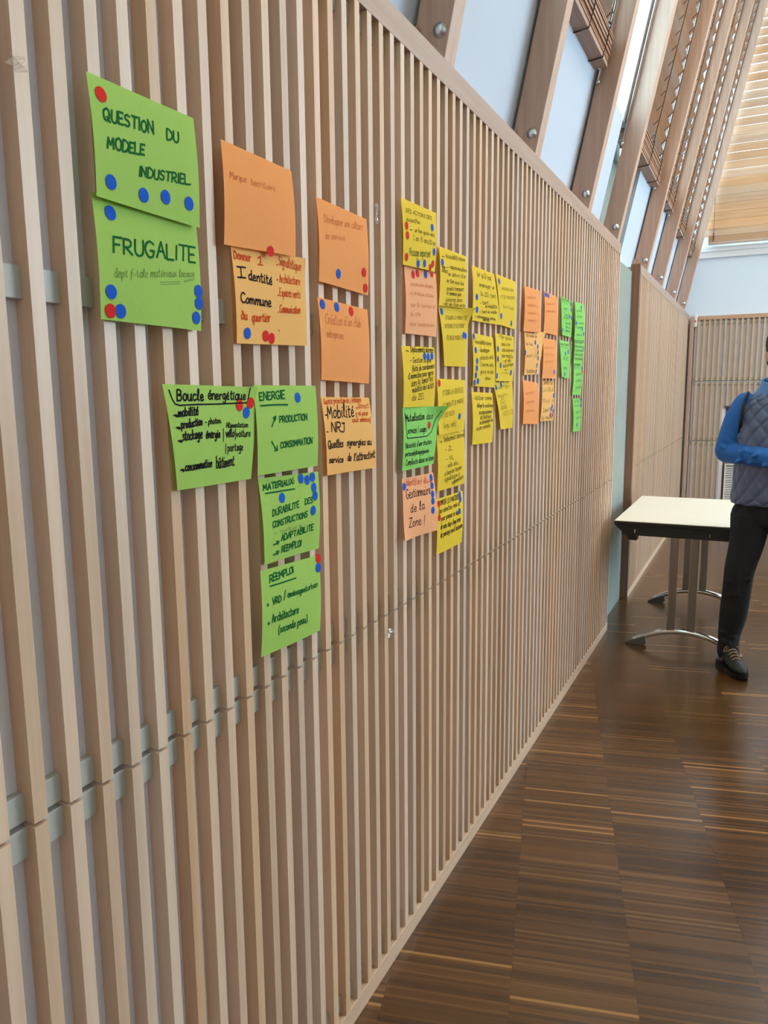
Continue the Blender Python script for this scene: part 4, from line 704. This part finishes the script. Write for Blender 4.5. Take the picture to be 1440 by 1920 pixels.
 ('top green paper of the farthest column','H',[(0.0095,3.555,1.8795),(0.0095,3.7507,1.8845),(0.016,3.753,1.7187),(0.016,3.5352,1.7102)],0,[('La mobilite',0.099,0.737,0.724,0.773,0.096,0.806,'black',0.55),('des idees',0.148,0.592,0.675,0.615,0.145,0.66,'black',0.55),('- co-voiturage',0.239,0.421,0.855,0.449,0.237,0.487,'black',0.55),('transports',0.144,0.309,0.761,0.325,0.141,0.373,'black',0.55),('douce &',0.152,0.123,0.669,0.118,0.149,0.184,'black',0.55)],[],[('b',0.651,0.901),('b',0.088,0.435),('b',0.698,0.307),('b',0.882,0.184)]),
 ('second green paper of the farthest column,dense with dark lines','H',[(0.0065,3.5736,1.7533),(0.0065,3.7896,1.762),(0.013,3.7397,1.6098),(0.013,3.5456,1.6059)],0,[('mise en commun et',0.052,0.621,0.888,0.618,0.044,0.704,'black',0.6),('mise en commun et',0.063,0.501,0.91,0.495,0.055,0.586,'black',0.6),('mise en commun et',0.075,0.377,0.933,0.37,0.067,0.465,'black',0.6),('mise en commun et',0.087,0.251,0.956,0.24,0.078,0.341,'black',0.6),('mise en commun et',0.099,0.121,0.98,0.108,0.09,0.213,'black',0.6)],[],[('b',0.912,0.732),('b',0.916,0.464)]),
 ('third green paper of the farthest column,with an underlined heading','H',[(0.0035,3.5876,1.6205),(0.0035,3.7848,1.6192),(0.01,3.743,1.4643),(0.01,3.5499,1.4662)],0,[('LES VOIES',0.092,0.799,0.736,0.843,0.081,0.876,'black',0.55),('cyclables au',0.217,0.572,0.898,0.618,0.205,0.65,'black',0.55),('cyclables au',0.246,0.375,0.931,0.421,0.234,0.454,'black',0.55),('cyclables au',0.276,0.177,0.963,0.222,0.264,0.256,'black',0.55)],[([(0.072,0.75),(0.744,0.793)],'green',0.6)],[('b',0.913,0.82),('r',0.949,0.721)]),
 ('bottom green paper of the farthest column,separate from those above','H',[(0.0035,3.5872,1.4489),(0.0035,3.7709,1.4491),(0.01,3.7522,1.2933),(0.01,3.5824,1.2964)],0,[('ENERGIE',0.144,0.858,0.801,0.884,0.146,0.94,'black',0.55),('solaire et',0.292,0.539,0.918,0.576,0.293,0.639,'black',0.55),('reseaux',0.291,0.349,0.925,0.409,0.292,0.451,'black',0.55)],[([(0.163,0.775),(0.96,0.773)],'green',0.7)],[('b',0.971,0.965),('b',0.929,0.786),('b',0.45,0.2)]),
]
# ------------------------------------------------------------ handwriting: a single-stroke alphabet drawn as marker ribbons
GL = {
'A': (6, '0,0 3,10 6,0;1,4 5,4'), 'B': (6, '0,0 0,10;0,10 3,10 5,8.5 4.5,6 1,5.3;1,5.3 5,4.6 5.6,2 4,0 0,0'), 'C': (6, '~6,8.5 4,10 1.4,9 0,5 1.4,1 4,0 6,1.4'),
'D': (6, '0,0 0,10;~0,10 3,9.6 6,6.4 5.6,2.6 3,.3 0,0'), 'E': (5, '5,10 0,10 0,0 5,0;0,5 4,5'), 'F': (5, '5.5,10 0,10 0,0;0,5.3 4,5.3'),
'G': (6.4, '~6,8.5 3.6,10 1,8.4 0,4.4 2,.3 4.8,.4 6.2,4;6.2,4.2 3.6,4.2'), 'H': (6, '0,0 0,10;6,0 6,10;0,5 6,5'), 'I': (1.2, '.6,0 .6,10'), 'J': (5, '1,10 5,10;~4,10 4,2.5 2.4,0 0,1'),
'K': (5.4, '0,0 0,10;5,10 0,4.5 5.4,0'), 'L': (5, '0,10 0,0 5,0'), 'M': (7.4, '0,0 .8,10 3.7,3.6 6.6,10 7.4,0'), 'N': (6, '0,0 0,10 5.6,0 5.6,10'),
'O': (6.2, '~3.4,10 .6,8.2 0,4.4 1.6,.4 4,0 6,3 5.8,7.8 3.4,10'), 'P': (5.4, '0,0 0,10;~0,10 4,9.6 5.2,7.4 4,5 0,4.5'), 'Q': (6.6, '~3.4,10 .6,8.2 0,4.4 1.6,.4 4,0 6,3 5.8,7.8 3.4,10;3.6,3 6.8,-1'),
'R': (6, '0,0 0,10;~0,10 4,9.6 5.2,7.4 4,5 0,4.5;1.6,4.6 6,0'), 'S': (5.4, '~5.4,9 3,10 .8,8.6 1,6.2 4.4,4.4 5,1.8 3,0 0,1'), 'T': (6.4, '0,10 6.4,10;3.2,10 3.2,0'),
'U': (5.6, '~0,10 0,2.6 2,0 4.4,.5 5.6,3 5.6,10'), 'V': (6, '0,10 3,0 6,10'), 'W': (8, '0,10 2,0 4,7 6,0 8,10'), 'X': (6, '0,0 6,10;0,10 6,0'), 'Y': (6, '0,10 3,5 6,10;3,5 3,0'), 'Z': (6, '0,10 6,10 0,0 6,0'),
'a': (5.2, '~4.2,5 2.4,6 .4,4 .4,1 2,0 4,2 4.3,6;~4.3,6 4.2,1 5.4,0'), 'b': (4.8, '~0,10.5 .2,0;~.2,3.4 2,6 4.4,4.6 4.4,1.2 2,0 .2,1'), 'c': (4.4, '~4.2,5 2.4,6 .4,4 .4,1.4 2.2,0 4.4,1'), 'd': (5, '~4,5 2.2,6 .3,4 .4,1 2,0 4,2;~4.4,10.5 4.2,1 5.2,0'),
'e': (4.6, '~.4,2.8 4,3.6 3.4,5.8 1.6,6 .3,3.6 .8,.8 2.4,0 4.6,1'), 'f': (4, '~3.8,10 2,10 1.4,7 1.2,-3;0,5.6 3.4,5.8'), 'g': (4.8, '~4.2,5 2.2,6 .3,4 .6,1 2.4,.6 4,3 4.3,6;~4.3,6 4.2,-2 2.4,-4 .4,-2.6'),
'h': (4.8, '~0,10.5 .2,0;~.2,3 2,6 4,5 4.2,0'), 'i': (1.8, '~.6,6 .6,1 1.8,0;.8,8.4 1.0,8.9'), 'j': (2.4, '~1.4,6 1.3,-3 0,-4;1.5,8.4 1.7,8.9'), 'k': (4.6, '0,10.5 .2,0;4,6 .3,2.6 4.6,0'), 'l': (2.4, '~0,1 1.6,7 1.5,10.3 .6,10 .5,2 2.4,0'),
'm': (7, '~0,6 .2,0;~.2,3 1.8,6 3.2,5 3.4,0;~3.4,3 5,6 6.6,5 6.8,0'), 'n': (4.6, '~0,6 .2,0;~.2,3 2.2,6 4,5 4.3,0'), 'o': (4.6, '~2.4,6 .5,4.6 .3,1.4 2.2,0 4.2,1.6 4.2,4.6 2.4,6'), 'p': (4.8, '~0,6 .2,-4;~.1,4 2.2,6 4.4,4.4 4.2,1.2 2,0 .2,1'),
'q': (4.8, '~4.2,5 2.2,6 .3,4 .6,.8 2.4,0 4.2,2;4.4,6 4.4,-4'), 'r': (3.6, '~0,6 .3,0;~.3,3 1.6,5.6 3.6,5.6'), 's': (4, '~3.8,5.2 2,6 .7,4.8 3.2,2.6 3.4,.8 1.6,0 0,.8'), 't': (3.6, '~1.4,9.4 1.3,1.4 2.4,0 3.6,.8;0,6.4 3.4,6.6'),
'u': (5, '~0,6 .2,1.4 2,0 3.8,1.8 4.2,6;~4.2,6 4.2,1 5.2,0'), 'v': (4.4, '0,6 2.1,0 4.4,6'), 'w': (6.6, '0,6 1.6,0 3.3,5 5,0 6.6,6'), 'x': (4.6, '0,0 4.6,6;0,6 4.6,0'), 'y': (4.6, '~0,6 .6,2 2.4,1 4.2,6;~4.2,6 3.4,-2 1.4,-4 .2,-3'), 'z': (4.6, '0,6 4.4,6 0,0 4.6,0'),
'1': (3.4, '0,7.4 2,10 2,0;.2,0 3.6,0'), '2': (5, '~.2,8 2.4,10 4.6,8 3,4 0,0;0,0 5,0'), '0': (5, '~2.5,10 .2,6 .4,2 2.5,0 4.7,3 4.6,7 2.5,10'), '5': (5, '4.6,10 1,10 .6,6;~.6,6 3.6,6.2 4.6,3 2.6,0 0,.8'),
'.': (1, '.2,0 .6,.5'), ',': (1.2, '.6,.6 .1,-1.4'), ':': (1.2, '.4,1 .7,1.5;.4,5 .7,5.5'), ';': (1.2, '.6,.8 .1,-1.2;.4,5 .7,5.5'), "'": (1.4, '.8,10.4 .4,8'), '-': (4, '0,3.4 4,3.6'), '/': (3.6, '0,-1.5 3.6,11'), '!': (1.6, '.9,11 .6,3;.5,.2 .7,.7'), '?': (4.6, '~.2,8 2,10 4.2,8.4 2,5 2,3;2,.2 2.2,.7'),
'(': (2.4, '~2.4,11 .4,7 .3,2 2.2,-2'), ')': (2.4, '~.2,11 2.2,7 2.2,2 .2,-2'), '&': (5.4, '~5.2,0 1.4,7 2,9.8 3.6,8.4 .6,3 .8,.6 3,.2 5,3.4')}
def glyph(ch):
    w, s = GL[ch]; out = []
    for st in s.split(';'):
        cv = st[0] == '~'; pts = [tuple(float(q) for q in a.split(',')) for a in st.lstrip('~').split()]
        out.append([tuple(q) for q in catmull(pts, 4)] if cv else pts)
    return w, out
for c_, b_, a_ in (('é', 'e', '2.6,7.6 3.8,9.2'), ('è', 'e', '1.4,9.2 2.6,7.6'), ('à', 'a', '1.4,9.2 2.6,7.6'), ('É', 'E', '2,11 3.4,12.6'), ('â', 'a', '1,7.6 2.2,9 3.4,7.6')):
    GL[c_] = (GL[b_][0], GL[b_][1] + ';' + a_)
CACHE = {c: glyph(c) for c in GL}
INK = {'green': srgb(12, 88, 44), 'black': srgb(16, 12, 22), 'red': srgb(196, 70, 26), 'faint': srgb(196, 112, 66), 'pencil': srgb(112, 140, 76)}
INKM = {k: mat('marker_' + k, c, 0.8, spec=0.1) for k, c in INK.items()}
M_PAPER = {'G': paper_mat('green_paper', srgb(164, 202, 96)), 'H': paper_mat('light_green_paper', srgb(142, 212, 104)), 'O': paper_mat('orange_paper', srgb(246, 160, 92)),
           'P': paper_mat('pale_orange_paper', srgb(247, 186, 108)), 'Y': paper_mat('yellow_paper', srgb(236, 200, 52)), 'S': paper_mat('salmon_paper', srgb(248, 176, 128))}
M_DOT = {'r': mat('red_sticker', srgb(200, 30, 26), 0.7, spec=0.12), 'b': mat('blue_sticker', srgb(14, 80, 184), 0.7, spec=0.12)}
COLW = {'G': 'green', 'H': 'green', 'O': 'orange', 'P': 'orange', 'Y': 'yellow', 'S': 'pink'}

for pi, (label, colr, cor, curl, texts, lines, dots) in enumerate(PAPERS):
    TL, TR, BR, BL = [Vector(c) for c in cor]
    Wm, Hm = (TR - TL).length, (TL - BL).length
    ph, am = R.uniform(0, 6), R.uniform(.0008, .0018)
    org = (TL + TR + BR + BL) / 4
    def S(u, v, off=0.0):
        q = (TL * (1 - u) + TR * u) * v + (BL * (1 - u) + BR * u) * (1 - v)
        dx = 0.0035 * math.sin(PI * min(max(1 - v, 0), 1)) + am * math.sin(5 * u + ph) * (1 - v)
        if curl > 0: dx += curl * 0.030 * max(0, (u + v - 1.55) / .45) ** 2
        elif curl < 0: dx += -curl * 0.030 * max(0, (2 - u - v - 1.5) / .5) ** 2
        return q + Vector((dx + off, 0, 0))
    bm = bmesh.new(); NU, NV = 16, 14
    g = [[bm.verts.new(S(i / NU, j / NV) - org) for i in range(NU + 1)] for j in range(NV + 1)]
    for j in range(NV):
        for i in range(NU): bm.faces.new((g[j][i], g[j][i + 1], g[j + 1][i + 1], g[j + 1][i]))
    po = obj('sticky_note', bm, M_PAPER[colr], None, True); po.location = org
    tag(po, label, 'paper note', 'paper notes stuck on the slatted wall')
    inks = {}
    def ribbon(col, pts, w):
        # a stroke is cut where it turns sharply, so that corners stay crisp
        cut = [0]
        for i in range(1, len(pts) - 1):
            a = ((pts[i][0] - pts[i - 1][0]) * Wm, (pts[i][1] - pts[i - 1][1]) * Hm); b = ((pts[i + 1][0] - pts[i][0]) * Wm, (pts[i + 1][1] - pts[i][1]) * Hm)
            if a[0] * b[0] + a[1] * b[1] < 0.6 * math.hypot(*a) * math.hypot(*b): cut.append(i)
        cut.append(len(pts) - 1)
        for a, b in zip(cut, cut[1:]): piece(col, pts[a:b + 1], w)
    def piece(col, pts, w):
        if len(pts) < 2: return
        bmx = inks.setdefault(col, bmesh.new()); n = len(pts); h = 0.5 * w * (1.0 if w > .0023 else 0.8)
        m = [(a * Wm, b * Hm) for a, b in pts]; prev = None
        # lengthen the ends a little so that dots and strokes end round
        for i in range(n):
            a, b = m[max(i - 1, 0)], m[min(i + 1, n - 1)]; dx, dy = b[0] - a[0], b[1] - a[1]; l = math.hypot(dx, dy) or 1e-9
            dx, dy = dx / l, dy / l; x, y = m[i]
            if i == 0: x -= dx * h * .7; y -= dy * h * .7
            if i == n - 1: x += dx * h * .7; y += dy * h * .7
            cur = [bmx.verts.new(S((x - s * dy * h) / Wm, (y + s * dx * h) / Hm, 0.0006) - org) for s in (1, -1)]
            if prev: bmx.faces.new((prev[0], prev[1], cur[1], cur[0]))
            prev = cur
    for s, u0, v0, u1, v1, uu, vu, col, w in texts:
        width, lay = 0.0, []
        for ch in s:
            if ch == ' ': width += 4.2; continue
            gw, st = CACHE[ch]; lay.append((width, st, gw)); width += gw + 1.7
        width = max(width - 1.7, 1.0)
        ex, ey = ((u1 - u0) / width, (v1 - v0) / width), ((uu - u0) / 10, (vu - v0) / 10)
        for x0, st, gw in lay:
            jy, js, jr = R.uniform(-.35, .35), R.uniform(.92, 1.08), R.uniform(-.06, .06)
            for stroke in st:
                pts = []
                for (x, y) in stroke:
                    x, y = x * js + jr * y, y * js + jy
                    pts.append((u0 + ex[0] * (x0 + x) + ey[0] * y, v0 + ex[1] * (x0 + x) + ey[1] * y))
                ribbon(col, pts, 0.0026 * w)
    for pts, col, w in lines: ribbon(col, pts, 0.0026 * w)
    for col, b in inks.items():
        obj('handwriting', b, INKM[col], po)
    for c, u, v in dots:
        b = bmesh.new(); ring = []; ctr = b.verts.new(S(u, v, .0010) - org)
        for k in range(20):
            a = 2 * PI * k / 20
            ring.append(b.verts.new(S(u + .0095 * math.cos(a) / Wm, v + .0095 * math.sin(a) / Hm, .0010) - org))
        for k in range(20): b.faces.new((ctr, ring[k], ring[(k + 1) % 20]))
        d = obj('dot_sticker', b, M_DOT[c], po); d['label'] = ('red' if c == 'r' else 'blue') + ' round dot sticker'

# ------------------------------------------------------------ scraps of clear tape left on the slats
def tape(label, pts, c, wob):
    bm = bmesh.new(); n = 7; g = []
    for j in range(n):
        row = []
        for i in range(n):
            u, v = i / (n - 1), j / (n - 1)
            q = [(pts[0][k] * (1 - u) + pts[1][k] * u) * (1 - v) + (pts[3][k] * (1 - u) + pts[2][k] * u) * v for k in (0, 1)]
            row.append(bm.verts.new((0.0015 + wob * abs(math.sin(3 * u + 4 * v + c)), q[0], q[1])))
        g.append(row)
    for j in range(n - 1):
        for i in range(n - 1): bm.faces.new((g[j][i], g[j][i + 1], g[j + 1][i + 1], g[j + 1][i]))
    tag(obj('tape_scrap', bm, M_TAPE), label, 'tape', 'scraps of clear tape on the slats')
TAPES = [('crumpled clear tape at the upper left, its larger left scrap', (.612, 1.848), .030, .022, .3, .010), ('folded clear tape corner at the upper left, its right scrap', (.655, 1.850), .022, .018, 1.2, .012),
         ('thin strip of clear tape right of the faint orange papers', (1.573, 1.868), .014, .05, 2.0, .004), ('torn clear tape on the slats below the middle seam', (1.62, .905), .035, .02, .7, .006)]
for lb, (y, z), w, h, c, wob in TAPES:
    tape(lb, [(y - w / 2, z - h / 2), (y + w / 2, z - h / 3), (y + w / 2.4, z + h / 2), (y - w / 2, z + h / 2.5)], c, wob)
